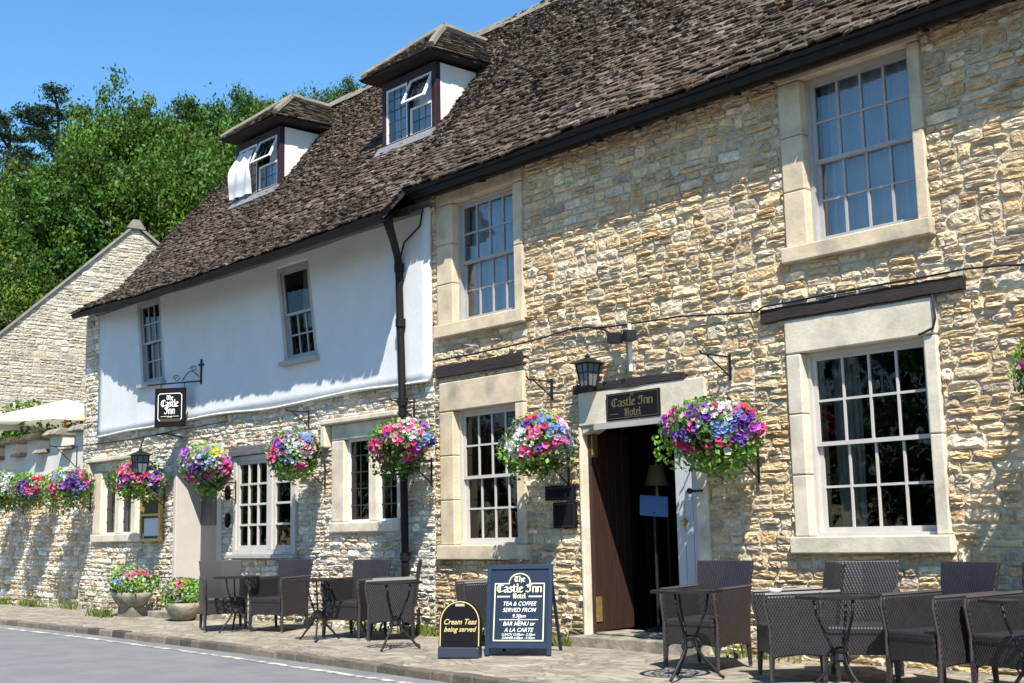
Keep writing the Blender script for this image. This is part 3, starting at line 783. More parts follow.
dR = dormer(-15.10, -13.80, 1.30, 7.04, 8.06, -15.34, -13.60, 1.06, 8.15, (-14.42, 1.95, 8.90), 2.20, 'right hand dormer with maroon frame and one top light propped open', True)
dL = dormer(-19.90, -18.40, 1.50, 7.26, 8.32, -20.02, -18.18, 1.25, 8.42, (-19.10, 2.15, 9.14), 2.42, 'left hand dormer with a white curtain blowing out of its window', True)
# curtain blowing out of left dormer
mb = MB(); vs = []; n, k = 10, 12
for j in range(k+1):
    t = j/k
    for i in range(n+1):
        s = i/n; z = lerp(8.12, 7.28, t) ; x = lerp(-19.78, -19.22, s) - .10*t*(1-s); out = .02 + .17*math.sin(min(1, t*1.15)*math.pi*.75)*(1-.4*s)
        vs.append((x + .02*math.sin(j), 1.49 - out - .025*math.sin(s*14+t*3), z))
mb.add(vs, [(j*(n+1)+i, j*(n+1)+i+1, (j+1)*(n+1)+i+1, (j+1)*(n+1)+i) for j in range(k) for i in range(n)])
mb.build('curtain', mat('white_cotton', (.82,.82,.82), .9, trans=.3), dL, smooth=True)
mb = MB(); m2 = curtain(-18.95, -18.55, 7.3, 8.15, 1.62, dL, M_curt, 4, .02)
curtain(-14.98, -13.92, 7.1, 7.9, 1.42, dR, M_curt, 6, .02)

# ================================================================== garden wall, gable house, parasol
gw = thing('garden_wall', (-28, .05, 0), 'rubble garden wall with a white crenellated parapet at the left of the inn', 'wall')
PG = lambda u, v, d: (u, .05 - d, v)
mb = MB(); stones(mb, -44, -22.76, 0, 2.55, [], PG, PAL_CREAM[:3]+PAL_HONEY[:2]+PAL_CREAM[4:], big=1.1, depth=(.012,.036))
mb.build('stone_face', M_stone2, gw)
mb = MB(); mb.box(-44, -22.76, .05, .45, -.1, 2.55); mb.build('mortar_joints', M_mortar2, gw)
mb = MB(); cp = MB()
mb.box(-44, -22.76, .10, .34, 2.55, 2.97)
x = -22.80
while x > -43:
    m1 = x - .62
    mb.box(m1, x, .101, .339, 2.96, 3.30)
    cp.prism([(-.17,-0+3.30),(-.15,3.27),(.26,3.27),(.28,3.30),(.20,3.41),(-.06,3.41)], 0, 1, lambda u, v, d, m1=m1, x=x: (lerp(m1-.03, x+.03, d), u+.10, v))
    c1 = m1 - .58
    cp.prism([(-.16,2.975),(.26,2.975),(.22,3.05),(-.10,3.05)], 0, 1, lambda u, v, d, a=c1+.035, b=m1-.035: (lerp(a, b, d), u+.10, v))
    x = c1
mb.build('parapet', M_render, gw, bevel=.01); cp.build('coping_stones', M_trough, gw, bevel=.01)

gh = thing('gable_house', (-34, 5, 0), 'grey stone cottage with a steep gable end rising behind the garden wall', 'house')
GX = -30; AY, AZ = 4.26, 9.22; s1 = .94; s2 = .66
def inside(u, v): return v < AZ - .05 - (AY-u)*s1 if u < AY else v < AZ - .05 - (u-AY)*s2
PH2 = lambda u, v, d: (GX + d, u - .38*min(0, d), v)
mb = MB(); stones(mb, .95, 9.0, 2, 9.2, [], PH2, PAL_GREY, big=1.1, depth=(.008,.02), keep=inside)
mb.build('stone_wall', M_stone2, gh)
mb = MB(); mb.prism([(.95,0),(9.0,0),(9.0,AZ-(9.0-AY)*s2),(AY,AZ),(.95,AZ-(AY-.95)*s1)], 0, -11, PH2); mb.build('wall_core', mat('grey_mortar', (.42,.38,.31), .95, var=.2, vscale=4, bump=.6), gh)
mb = MB()
mb.prism([(.75,AZ-(AY-.75)*s1),(AY,AZ+.02),(AY,AZ+.10),(.75,AZ-(AY-.75)*s1+.08)], -.45, .07, PH2)
mb.prism([(AY,AZ+.02),(9.2,AZ-(9.2-AY)*s2),(9.2,AZ-(9.2-AY)*s2+.08),(AY,AZ+.10)], -.45, .072, PH2)
mb.prism([(AY-.26,AZ-.06),(AY+.26,AZ-.06),(AY+.10,AZ+.17),(AY-.10,AZ+.17)], -.40, .09, PH2)
mb.build('verge_coping', mat('pale_coping', (.25,.22,.18), .9, var=.3, vscale=4), gh)
mb = MB(); tile_quad(mb, (-41,.7+4.18,AZ-(AY-.7)*s1+.05), (GX-.42,.7+.16,AZ-(AY-.7)*s1+.05), (GX-.42,AY+.16,AZ+.05), (-41,AY+4.18,AZ+.05), .2, .35)
mb.build('roof', M_tile, gh)


ps = thing('parasol', (-26.1, 1.0, 2.4), 'cream square parasol open behind the crenellated garden wall', 'parasol')
mb = MB(); n = 10; cx, cy = -26.1, 1.0; W = 1.55; vs = []; fs = []
for j in range(n+1):
    r = j/n
    for i in range(32):
        t = 2*math.pi*i/32 + .3; c, s = math.cos(t), math.sin(t); q = 1/max(abs(math.cos(t-.3)), abs(math.sin(t-.3)))
        q = min(q, 1.30); sc = abs(math.sin((t-.3)*4))
        vs.append((cx + c*r*W*q, cy + s*r*W*q, 4.22 - .44*r**.9*(.7+.3*q) - .03*sc*r))
for j in range(n):
    for i in range(32): fs.append((j*32+i, (j+1)*32+i, (j+1)*32+(i+1)%32, j*32+(i+1)%32))
k0 = len(vs)
for i in range(32): x_, y_, z_ = vs[n*32+i]; vs.append((x_, y_, z_-.13))
for i in range(32): fs.append((n*32+i, k0+i, k0+(i+1)%32, n*32+(i+1)%32))
mb.add(vs, fs); mb.build('canopy', M_canvas, ps, smooth=True)
mb = MB(); mb.tube([(cx,cy,2.4),(cx,cy,4.25)], .03, 8); mb.build('pole', M_wood, ps)
mb = MB()
for i in range(8):
    t = math.pi*i/4 + .3; mb.tube([(cx,cy,4.12),(cx+1.5*math.cos(t),cy+1.5*math.sin(t),3.78)], .014, 4)
mb.build('ribs', M_wood, ps)

# ================================================================== foliage helpers
def leaf_quad(mb, p, size, col, outw=None, asp=.55):
    d = Vector((U(-1,1), U(-1,1), U(-1,1)))
    if outw is not None: d = d*.9 + outw*.9
    if d.length < .05: d = Vector((0,0,1))
    n = d.normalized(); a = n.cross(Vector((U(-1,1),U(-1,1),U(-1,1)))).normalized(); b = n.cross(a)
    s = size*U(.7,1.3)
    mb.add([p - a*s*.5, p + b*s*asp*.5, p + a*s*.5, p - b*s*asp*.5], [(0,1,2,3)], col)

def crown(seed, rx, rz, nl, size, cols, nb=26, base=.0):
    """leaf clumps spread over overlapping branches ends; origin at foot of crown"""
    r0 = random.Random(seed); mb = MB()
    blobs = []
    for i in range(nb):
        t = r0.uniform(0, 6.283); h = r0.random(); ph = r0.uniform(.25, 1)
        rr = rx * math.sin(min(1, .25 + h*.9) * math.pi*.86) * ph
        blobs.append((Vector((math.cos(t)*rr, math.sin(t)*rr, base + h*rz)), r0.uniform(.18, .34)*rx))
    blobs.append((Vector((0,0,base+rz*.95)), rx*.22))
    per = nl // len(blobs)
    for c, br in blobs:
        shade = r0.uniform(.5, 1.35); hue = r0.choice(cols)
        # sub clumps
        for q in range(9):
            d = Vector((r0.gauss(0,1), r0.gauss(0,1), r0.gauss(0,1)*.8)).normalized()
            cc = c + d*br*r0.uniform(.4, 1.0); cr = br*r0.uniform(.22,.42); k = shade*r0.uniform(.75,1.25)
            for _ in range(per//9):
                e = Vector((r0.gauss(0,1), r0.gauss(0,1), r0.gauss(0,.8)))
                p = cc + e*cr*.55; col = tuple(v*k*r0.uniform(.75,1.25) for v in hue)
                leaf_quad(mb, p, size, col, Vector((e.x, e.y, e.z+.7)).normalized(), .6)
        # twigs sticking out
    return mb, blobs

GREENS = [(.085,.19,.018),(.12,.25,.022),(.06,.15,.016),(.17,.29,.03),(.09,.21,.03)]
YEL = [(.15,.26,.03),(.21,.30,.04),(.10,.22,.02)]
def trunk(mb_, h, blobs, r=.28):
    mb_.tube([(0,0,-2.0),(.1,.05,h*.3),(-.05,.1,h*.6),(0,0,h)], [r*1.3, r, r*.7, r*.25], 8)
    for c, br in blobs[::3]:
        z = min(h*.8, max(.5, c.z*.55)); mb_.tube([(0,0,z), tuple(c*.5 + Vector((0,0,z*.4))), tuple(c)], [r*.4, r*.22, r*.07], 5)
protos = []
for i, (rx, rz, cols) in enumerate(((4.2, 8.5, GREENS), (3.6, 9.5, GREENS[1:]), (4.6, 7.5, YEL+GREENS[:2]), (3.3, 7.5, GREENS[:3]))):
    cm, bl = crown(100+i, rx, rz, 62000, .125, cols, nb=44, base=1.2); tm = MB(); trunk(tm, rz*.85, bl)
    protos.append((cm, tm))
TREES = []
def hz(x, y):
    a = y - 9 + max(0, -(x+30))*.30
    return 15*sstep(0, 30, a) + .5*nz(x,y,0,.15)
made = {}
def put_tree(k, x, y, z, s, rz, label, nar=1.0):
    o = thing('broadleaf_tree', (x, y, z), label, 'tree', 'trees on the slope behind the inn', rz)
    o.scale = (s*nar, s*nar, s)
    if k not in made:
        c = protos[k][0].build('crown', M_leaf, o, local=True); t = protos[k][1].build('trunk', M_bark, o, local=True, smooth=True); made[k] = (c, t)
    else:
        for src in made[k]:
            c = src.copy(); C.objects.link(c); c.parent = o
    return o
CAMX = Vector((0, -9.7, 1.2))
def along(px, dist):                      # a spot on the slope seen in that column of the view, dist metres away
    t = math.atan((px-512)/1261.0); a = math.pi - (R(41.9) ) # heading of the view
    ang = a - t
    return (dist*math.cos(ang), -9.7 + dist*math.sin(ang))
TS = [ # column, distance, top row, proto, scale hint, label
 (-25,50,150,0,'tall green tree cut by the left edge of the photo'),
 (28,54,160,2,'broad yellow green tree below the cedar'),
 (78,52,128,1,'round topped green tree right of the cedar'),
 (120,50,92,2,'tree with the tallest wispy top, above the gable house'),
 (168,54,98,0,'bushy tree between the wispy topped tree and the left dormer'),
 (212,50,100,3,'dark green tree just left of the left dormer'),
 (146,52,104,1,'narrow tree between the two wispy topped trees'),
 (236,53,94,0,'tree crown touching the left edge of the left dormer roof'),
 (55,47,160,0,'light green tree crown below the cedar trunk'),
 (5,47,175,1,'green tree crown under the left edge cedar'),
 (100,49,118,3,'tree crown stepping down towards the cedar'),
 (185,47,125,2,'light green tree crown above the gable right slope'),
 (255,56,80,1,'tree showing right above the left dormer roof'),
 (300,58,84,2,'green tree showing between the two dormers'),
 (345,62,72,0,'tree whose dark top shows beside the right dormer'),
 (395,60,92,3,'tree mostly hidden behind the right dormer'),
 (-15,41,215,2,'low dark tree at the left edge above the garden wall'),
 (45,42,190,3,'low green tree directly left of the gable house roof'),
 (98,43,165,0,'green tree directly behind the gable apex'),
 (150,44,158,2,'light green tree behind the right slope of the gable'),
 (205,45,165,1,'green tree filling the gap above the left roof verge'),
 (10,37,262,0,'lowest dark tree crown at far left behind the gable verge'),
]
for (px, di, row, k, lab) in TS:
    x, y = along(px, di); g = hz(x, y) - .3
    dep = di*math.cos(math.atan((px-512)/1261.0))
    ztop = 1.2 + (537-row)/1275*dep*1.0 * (1.0) 
    hh = ztop - g; nat = (9.9, 10.9, 8.9, 8.9)[k]
    s = max(.55, hh/nat)
    put_tree(k, x, y, g + (0 if s < 1.6 else hh-nat*1.6), min(s, 1.6), U(0, 6.28), lab, .62 if di > 45 else .8)
for i, (x, y, s, a) in enumerate(((-62,-26,1.1,.5),(-53,-25,1.1,2.0),(-44,-25,1.1,.9),(-35,-24,1.05,3.3),(-27,-23,.95,.3),(-20,-24,1.0,1.7),(-13,-23,.9,2.9),(-6,-24.5,1.0,4.0),(1,-23,.95,5.1),(8,-24,1.0,.9),(15,-23,.95,2.2))):  # unseen row behind the camera, added to darken window reflections and cut sky fill
    o = put_tree((0,1,2,3,2,0,1,2,0,3,1)[i], x, y, -.2, s, a, 'unseen broadleaf tree added on the far side of the road, number %d from the left end of the row' % (i+1)); o['group'] = 'unseen trees added across the road'; o['label'] = 'unseen tree added across the road to darken reflections in the inn windows'
# cedar
def cedar(px, di, row, lab):
    x, y = along(px, di); g = hz(x, y); dep = di*math.cos(math.atan((px-512)/1261.0)); ztop = 1.2 + (537-row)/1275*dep; H = ztop-g
    o = thing('cedar_tree', (x, y, g), lab, 'tree', 'cedars behind the green trees')
    t = MB(); t.tube([(0,0,-1),(0,0,H*.5),(0.2,0,H*.97)], [.4,.28,.06], 8); m_ = MB()
    for i in range(26):
        z = H*lerp(.42, .99, i/25); L_ = lerp(6.0, 1.6, (i/25)**.8)*U(.6,1.1); a = U(0,6.28)
        tip = Vector((math.cos(a)*L_, math.sin(a)*L_, z + L_*.18)); t.tube([(0,0,z-.2), tuple(tip*.6+Vector((0,0,z*.4))), tuple(tip)], [.09,.05,.02], 5)
        for q in range(15):
            f = U(.25, 1.08); c = Vector((tip.x*f, tip.y*f, lerp(z-.2, tip.z, f)+.1)); rr = U(.35,.8)
            for _ in range(42):
                p = c + Vector((U(-1,1)*rr, U(-1,1)*rr, U(-.14,.16)*rr)); kk = U(.6,1.3)
                leaf_quad(m_, p, .22, (.075*kk,.15*kk,.075*kk), Vector((0,0,1)), .35)
    m_.build('crown', M_leaf, o, local=True); t.build('trunk', M_bark, o, local=True)
cedar(44, 66, 76, 'dark flat topped cedar standing against the sky at the upper left')
cedar(-6, 68, 96, 'dark cedar cut off by the left edge of the photo')

# hill and ground
mb = MB(); vs = []; nx, ny = 60, 50
for j in range(ny+1):
    for i in range(nx+1):
        x = lerp(-160, 60, i/nx); y = lerp(8.5, 160, (j/ny)**1.6); vs.append((x, y, hz(x, y) + (0 if y > 9 else -.3)))
mb.add(vs, [(j*(nx+1)+i, j*(nx+1)+i+1, (j+1)*(nx+1)+i+1, (j+1)*(nx+1)+i) for j in range(ny) for i in range(nx)])
mb.build('hill', M_soil, None, smooth=True, kind='structure')
mb = MB(); vs = []
for j in range(21):
    for i in range(31):
        x = lerp(-170, -42, i/30); y = lerp(1.5, 9.2, j/20); vs.append((x, y, max(.02, hz(x, 9) * sstep(1.5, 9, y)) - .05))
mb.box(-42, -22.8, .45, 8.6, -.2, 2.4)
mb.build('garden_terrace', M_soil, None, kind='structure')
mb = MB(); mb.quad((-600,-600,-.20),(600,-600,-.20),(600,600,-.20),(-600,600,-.20)); mb.build('ground', M_soil, None, kind='structure')

def kerby(x):
    pts = [(-60,-2.0),(-21,-2.06),(-17.2,-2.09),(-12.75,-2.30),(-9.6,-2.53),(-7.85,-2.66),(-4,-3.0),(20,-5.2)]
    for (a, b), (c, d) in zip(pts, pts[1:]):
        if x <= c: return lerp(b, d, (x-a)/(c-a))
    return pts[-1][1]
mb = MB(); vs = []; xs_ = [-60+i*.5 for i in range(161)]
for x in xs_:
    for t in [k/10 for k in range(11)]:
        y = lerp(kerby(x)+.12, .25, t); vs.append((x, y, -.005 + .014*nz(x,y,0,1.5) + .03*t))
mb.add(vs, [(i*11+j, (i+1)*11+j, (i+1)*11+j+1, i*11+j+1) for i in range(160) for j in range(10)])
mb.build('pavement', M_pave, None, smooth=True, kind='structure')
mb = MB(); x = -45
while x < 12:
    w = U(.28,.55); y0 = kerby(x); y1 = kerby(x+w); dz = U(-.012,.012); dy = U(-.015,.015)
    k = U(.6,1.1); c = tuple(v*k for v in rnd.choice([(.16,.13,.10),(.20,.17,.13),(.11,.10,.085)]))
    mb.hexa([(x,y0+dy,-.2),(x+w-.015,y1+dy,-.2),(x+w-.015,y1+.15,-.2),(x,y0+.15,-.2),(x,y0+dy+.02,.006+dz),(x+w-.015,y1+dy+.02,.006+dz),(x+w-.015,y1+.15,.006+dz),(x,y0+.15,.006+dz)], c); x += w
mb.build('kerb', M_kerb, None, bevel=.015, kind='structure')
mb = MB(); vs = []
for x in xs_:
    for k in range(11): vs.append((x, lerp(kerby(x)+.02, -16, k/10), -.075 - .0 + .03*math.sin(math.pi*k/10)))
mb.add(vs, [(i*11+j+1, (i+1)*11+j+1, (i+1)*11+j, i*11+j) for i in range(160) for j in range(10)])
mb.build('road', M_road, None, smooth=True, kind='structure')
mb = MB(); vs = []
def rz_(x, y): return -.075 + .03*math.sin(math.pi*(kerby(x)+.02-y)/(kerby(x)+.02+16)) + .004
for x in xs_:
    for off in (.24, .33): y = kerby(x)-off; vs.append((x, y, rz_(x, y)))
mb.add(vs, [(2*i, 2*i+2, 2*i+3, 2*i+1) for i in range(160)]); mb.build('road_line', M_line, None, kind='structure')
mb = MB(); mb.add([(-17.4+.9*math.cos(t), -4.4+.35*math.sin(t)+.06*math.sin(3*t), -.0495+.0) for t in [k*.3 for k in range(21)]], [tuple(range(21))]); mb.map(lambda x,y,z:(x,y,rz_(x,y)+.003)); mb.build('road_patch', M_patch, None, kind='structure')
mb = MB(); mb.box(-60, 20, -30, -16.02, -.2, .0); mb.build('far_verge', M_soil, None, kind='structure')

# weeds and grass along wall foot
mb = MB()
for cx, cy, r_, n_ in ((-24.6,-.12,.5,260),(-26.3,-.1,.5,200),(-18.0,-.9,.18,0),(-19.95,-.75,.28,300),(-12.2,-.1,.5,260),(-11.2,-.12,.35,160),(-9.95,-.2,.22,160),(-13.6,-.1,.4,120),(-7.4,-.1,.4,80),(-22.9,-.12,.4,100),(-10.6,-.1,.5,120)):
    for _ in range(n_//2):
        x = cx+rnd.gauss(0,.5)*r_*1.3; y = cy - abs(rnd.gauss(0,.5))*.16; h = U(.04,.16); k = U(.7,1.3); a = U(0,3.14); dx, dy = .012*math.cos(a), .012*math.sin(a); lx, ly = U(-.05,.05), U(-.05,.05)
        mb.add([(x-dx,y-dy,.01),(x+dx,y+dy,.01),(x+lx+dx,y+ly+dy,h),(x+lx-dx,y+ly-dy,h*.9)], [(0,1,2,3)], (.13*k,.17*k,.04*k))
mb.build('wall_foot_weeds', M_copper, None, kind='stuff')

# ================================================================== plants: baskets, troughs
FC = {'pink': [(.74,.06,.26),(.78,.16,.36),(.62,.04,.18),(.80,.36,.48)], 'purple': [(.13,.05,.36),(.20,.07,.42),(.08,.04,.26),(.30,.12,.45)], 'white': [(.80,.80,.78),(.72,.76,.80)],
      'blue': [(.25,.36,.75),(.33,.45,.80),(.20,.28,.62)], 'red': [(.75,.04,.05),(.80,.12,.10)], 'yellow': [(.75,.65,.10)], 'violet': [(.45,.10,.62),(.55,.18,.70)]}
def flower(mb, p, n, size, col, lobes=5):
    n = n.normalized(); a = n.cross(Vector((U(-1,1),U(-1,1),U(-1,1)))).normalized(); b = n.cross(a)
    vs = [p - n*size*.28]; cs = [tuple(c*.55 for c in col)]; m_ = lobes*2
    for i in range(m_):
        t = 2*math.pi*i/m_; r_ = size*.5*(1 if i % 2 == 0 else .80)*U(.9,1.1)
        vs.append(p + a*r_*math.cos(t) + b*r_*math.sin(t) + n*size*U(-.06,.10)); cs.append(col)
    mb.add(vs, [(0, 1+i, 1+(i+1) % m_) for i in range(m_)], cs)
def plants(root, c, rx, ry, rz, seed, clusters, nleaf=2300, leafs=.058, nflow=26, fsize=.080, trail=.12, lg=((.10,.23,.03),(.16,.33,.05),(.06,.15,.025),(.24,.38,.07),(.20,.26,.16))):
    global U, rnd
    r0 = random.Random(seed)
    c = Vector(c)
    lm = MB(); fl = {}
    def surf():
        while True:
            d = Vector((r0.gauss(0,1), r0.gauss(0,1), r0.gauss(0,1)))
            if d.length > .1: return d.normalized()
    bumps = [(surf(), r0.uniform(-.30,.34)) for _ in range(14)]
    def rad(d):
        k = 1
        for b, a in bumps: k += a*max(0, d.dot(b))**6
        return k
    lc = [(surf(), r0.choice(lg), r0.uniform(.7,1.3)) for _ in range(14)]
    for _ in range(nleaf):
        d = surf(); k = rad(d)*(r0.uniform(.5,1.22)**.5)
        h = d.z
        p = c + Vector((d.x*rx*k, d.y*ry*k, d.z*rz*k))
        if h < -.2: p.z -= trail*r0.random()*(-h)*(1.7 if math.sin(math.atan2(d.y,d.x)*5+seed) > .75 else 1)
        q = max(lc, key=lambda t: t[0].dot(d)); kk = q[2]*r0.uniform(.75,1.25)
        leaf_quad(lm, p, leafs, tuple(v*kk for v in q[1]), d, .65)
    for (dx, dz, name, spread, cnt) in clusters:
        # direction given as seen from the street: dx right, dz up
        hd = Vector((c.x, c.y+9.7, 0)).normalized(); rt_ = Vector((hd.y, -hd.x, 0))
        base = (rt_*dx - hd*math.sqrt(max(.05, 1-dx*dx-dz*dz)) + Vector((0,0,dz))).normalized()
        mbx = fl.setdefault(name, MB())
        small = name in ('blue', 'white') and r0.random() < .7
        for _ in range(int(cnt*(1.25 if small else .66)*(1.6 if name == 'pink' else .75 if name in ('purple', 'blue') else 1))):
            d = (base + Vector((r0.gauss(0,1), r0.gauss(0,1), r0.gauss(0,1)))*spread*.8).normalized()
            k = rad(d)*r0.uniform(.96,1.10); p = c + Vector((d.x*rx*k, d.y*ry*k, d.z*rz*k)); q = r0.choice(FC[name]); kk = r0.uniform(.85,1.1)
            flower(mbx, p, d + Vector((r0.uniform(-.4,.4), -.35, r0.uniform(-.2,.5))), fsize*r0.uniform(.8,1.15)*(.62 if small else 1), tuple(min(.9,v*kk) for v in q))
    lm.build('foliage', M_ivy, root)
    for nme, m_ in fl.items(): m_.build('blossoms', M_flower, root, label=nme + ' blossoms of the planting')

BASK = [ # X, z, rx, label, clusters
 (-4.13, 2.33, .33, 'hanging flower basket cut off by the right edge of the photo', [(-.7,.3,'pink',.15,14),(-.6,-.1,'purple',.2,20),(.2,.3,'pink',.3,25),(-.5,.1,'blue',.2,12),(.3,-.2,'white',.3,20)]),
 (-7.50, 2.12, .50, 'big hanging basket of pink, violet and blue flowers at the right of the main door', [(-.85,.25,'violet',.14,22),(-.8,.35,'pink',.16,12),(-.4,.35,'purple',.16,34),(-.7,-.55,'pink',.15,44),(-.62,-.15,'purple',.14,22),(0,-.05,'blue',.16,48),(.05,.6,'white',.2,40),(.45,.15,'purple',.18,46),(.55,-.15,'violet',.2,22),(.45,-.3,'purple',.14,20),(.65,.5,'red',.12,20),(.8,-.05,'pink',.16,22),(-.25,.7,'violet',.15,14),(.35,.45,'blue',.14,16)]),
 (-9.93, 2.18, .39, 'hanging basket with white and red blooms between the middle window and the main door', [(-.8,-.05,'white',.2,50),(-.55,.35,'white',.15,20),(-.35,-.35,'pink',.14,18),(-.1,.25,'pink',.13,20),(-.25,.55,'purple',.16,26),(-.15,.8,'red',.12,18),(.25,.5,'blue',.18,30),(.5,.25,'blue',.2,22),(.7,.55,'white',.2,34),(0,-.35,'purple',.12,12),(.85,-.1,'blue',.15,10)]),
 (-12.34, 2.30, .46, 'hanging basket in front of the black downpipe', [(-.85,.05,'pink',.15,28),(-.5,.5,'pink',.15,22),(-.55,.25,'purple',.12,10),(-.2,.1,'pink',.10,8),(.15,.4,'white',.18,50),(.05,.75,'white',.15,20),(.6,.2,'blue',.2,44),(.5,.75,'violet',.18,24),(.1,-.7,'pink',.12,12),(.35,-.35,'violet',.1,8),(.85,.1,'purple',.15,10),(.7,-.3,'yellow',.1,6)]),
 (-14.70, 2.36, .46, 'hanging basket above the right half of the grey casement window', [(-.85,-.05,'pink',.14,30),(-.75,.45,'violet',.18,34),(-.6,.15,'purple',.15,20),(-.35,-.3,'blue',.12,14),(-.2,.2,'white',.25,40),(.25,.55,'blue',.2,44),(.7,.0,'pink',.15,26),(.0,-.6,'pink',.1,10),(.85,-.2,'purple',.12,12),(.3,-.1,'white',.2,12)]),
 (-17.12, 2.24, .48, 'large hanging basket over the recessed grey side door', [(-.75,.55,'violet',.2,44),(-.55,.1,'purple',.22,44),(-.8,-.4,'pink',.14,40),(.1,.3,'white',.25,46),(.15,.75,'yellow',.12,12),(.0,-.45,'pink',.12,10),(.55,.1,'pink',.2,20),(.5,-.2,'white',.12,10),(.6,.45,'violet',.15,16),(.75,-.5,'pink',.15,24),(.7,-.1,'purple',.2,20),(-.2,.4,'blue',.2,20)]),
 (-19.45, 2.24, .58, 'long hanging basket in front of the mullioned window, behind the lantern', [(-.7,.4,'pink',.2,60),(-.4,.6,'pink',.2,30),(-.7,-.2,'purple',.2,46),(-.25,.0,'pink',.15,22),(-.85,-.4,'pink',.1,10),(.2,.5,'red',.15,14),(.3,-.1,'violet',.2,20),(.7,.2,'purple',.2,30),(.4,-.4,'purple',.2,26),(.6,-.1,'pink',.15,10)]),
 (-22.35, 2.26, .55, 'blue and purple hanging basket nearest the inn corner on the garden wall', [(-.6,.35,'blue',.18,34),(-.1,.0,'purple',.25,80),(.0,.5,'purple',.2,30),(-.7,-.3,'pink',.15,24),(.35,.5,'pink',.16,28),(-.1,.85,'white',.15,24),(.6,-.1,'violet',.2,24),(.3,-.4,'blue',.2,26),(-.6,-.7,'pink',.12,14),(.75,.1,'pink',.12,8)]),
 (-24.05, 2.28, .50, 'hanging basket with a violet blue mass and salmon blooms, middle of the garden wall', [(-.5,.3,'purple',.2,60),(.3,.6,'red',.2,30),(.6,.5,'pink',.2,24),(.3,.0,'pink',.12,12),(-.3,-.4,'pink',.12,12),(.0,-.6,'blue',.15,16),(.7,-.1,'white',.2,20),(-.6,-.1,'purple',.15,20)]),
 (-25.55, 2.28, .52, 'white flowered hanging basket at the left edge of the photo', [(.2,.5,'white',.3,60),(.3,.0,'white',.25,40),(-.3,.3,'white',.3,40),(.2,-.7,'red',.12,12),(-.5,-.2,'purple',.2,30),(.6,.1,'blue',.15,14)]),
]
def bracket_mesh(x, z0, z1, arm, down=True):
    mb = MB(); y = -.045
    mb.box(x-.012, x+.012, y-.012, y+.0, z0, z1)
    za = z1-.03 if down else z0+.03
    mb.tube([(x,y,za),(x,-arm,za)], .010, 6); mb.tube([(x,y,z0+.03 if down else z1-.03),(x,-arm*.85,za)], .008, 6)
    mb.tube([(x,-arm,za),(x,-arm-.03,za+.03)], .009, 6)
    return mb
BL = ['flower basket at the right edge', 'basket just right of the main door', 'basket with white and red blooms', 'basket in front of the downpipe', 'basket above the grey casement window', 'basket over the side door', 'long basket behind the lantern', 'basket nearest the inn corner', 'basket with the violet blue mass', 'white flowered basket at the left edge']
for i, (x, z, r_, lab, cl) in enumerate(BASK):
    t = thing('hanging_basket', (x, -.47, z), lab, 'flower basket', 'hanging flower baskets along the walls')
    mb = MB(); mb.lathe([(.0,z-.26),(.10,z-.25),(.19,z-.16),(.23,z-.02),(.22,z)], x, -.47, 14); mb.build('basket', M_moss, t)
    rest = []
    r1 = random.Random(i+5)
    for _ in range(4): a_ = r1.uniform(0,6.28); rest.append((math.cos(a_)*.8, r1.uniform(-.3,.6), r1.choice(('pink','pink','white')), .3, 9))
    plants(t, (x, -.47, z-.01), r_, .34, .30, 40+i, cl+rest)
    bx = x + (.18 if i == 1 else .06)
    o = bracket_mesh(bx, z-.50, z-.16, .50).build('wall_bracket', M_black)
    tag(o, ('black iron wall bracket under the ' + BL[i]), 'bracket', 'iron wall brackets')
for (x, z0, z1, arm, lab) in ((-7.6,2.62,2.88,.47,'empty black iron bracket above the basket right of the main door'),(-10.1,2.66,2.9,.4,'empty black iron bracket above the basket left of the main door'),
        (-12.62,2.62,2.9,.4,'empty black iron bracket just right of the downpipe top collar'),(-15.05,2.72,2.98,.4,'empty black iron bracket above the grey casement window'),(-22.95,2.55,3.0,.55,'black iron bracket on the white parapet beside the inn corner')):
    tag(bracket_mesh(x, z0, z1, arm, True).build('wall_bracket', M_black), lab, 'bracket', 'iron wall brackets')

def trough(x, y, rx, ry, h, label, cl, seed, foot=True):
    t = thing('planter', (x, y, 0), label, 'planter', 'stone planters by the side door')
    mb = MB(); z0 = .16 if foot else .02
    mb.lathe([(.55,z0),(.78,z0+.06),(.95,z0+h*.7),(1.0,z0+h),(.93,z0+h),(.88,z0+h-.05)], 0, 0, 22)
    mb.map(lambda a, b, c: (x + a*rx, y + b*ry, c)); mb.build('trough', M_trough, t, smooth=True)
    if foot: f = MB(); f.box(x-rx*.45, x+rx*.55, y-ry*.5, y+ry*.5, 0, z0+.01); f.build('plinth', M_trough, t, bevel=.02)
    plants(t, (x, y, z0+h+.17), rx*1.05, ry*1.1, .20, seed, cl, 1500, .06, fsize=.06, trail=.15)
trough(-19.55, -.50, .52, .26, .24, 'wide stone trough of blue, white and pink flowers left of the side door', [(-.85,0,'blue',.2,50),(-.3,.6,'pink',.25,26),(.2,.7,'red',.2,12),(.0,.3,'white',.4,16),(.9,-.3,'white',.1,14),(.4,.6,'pink',.2,14)], 81)
trough(-17.75, -.52, .30, .26, .26, 'small round stone planter of green leaves and pink flowers against the wicker chair', [(-.3,.7,'pink',.25,18),(.2,.8,'red',.2,10),(.3,-.4,'white',.25,12)], 82, False)
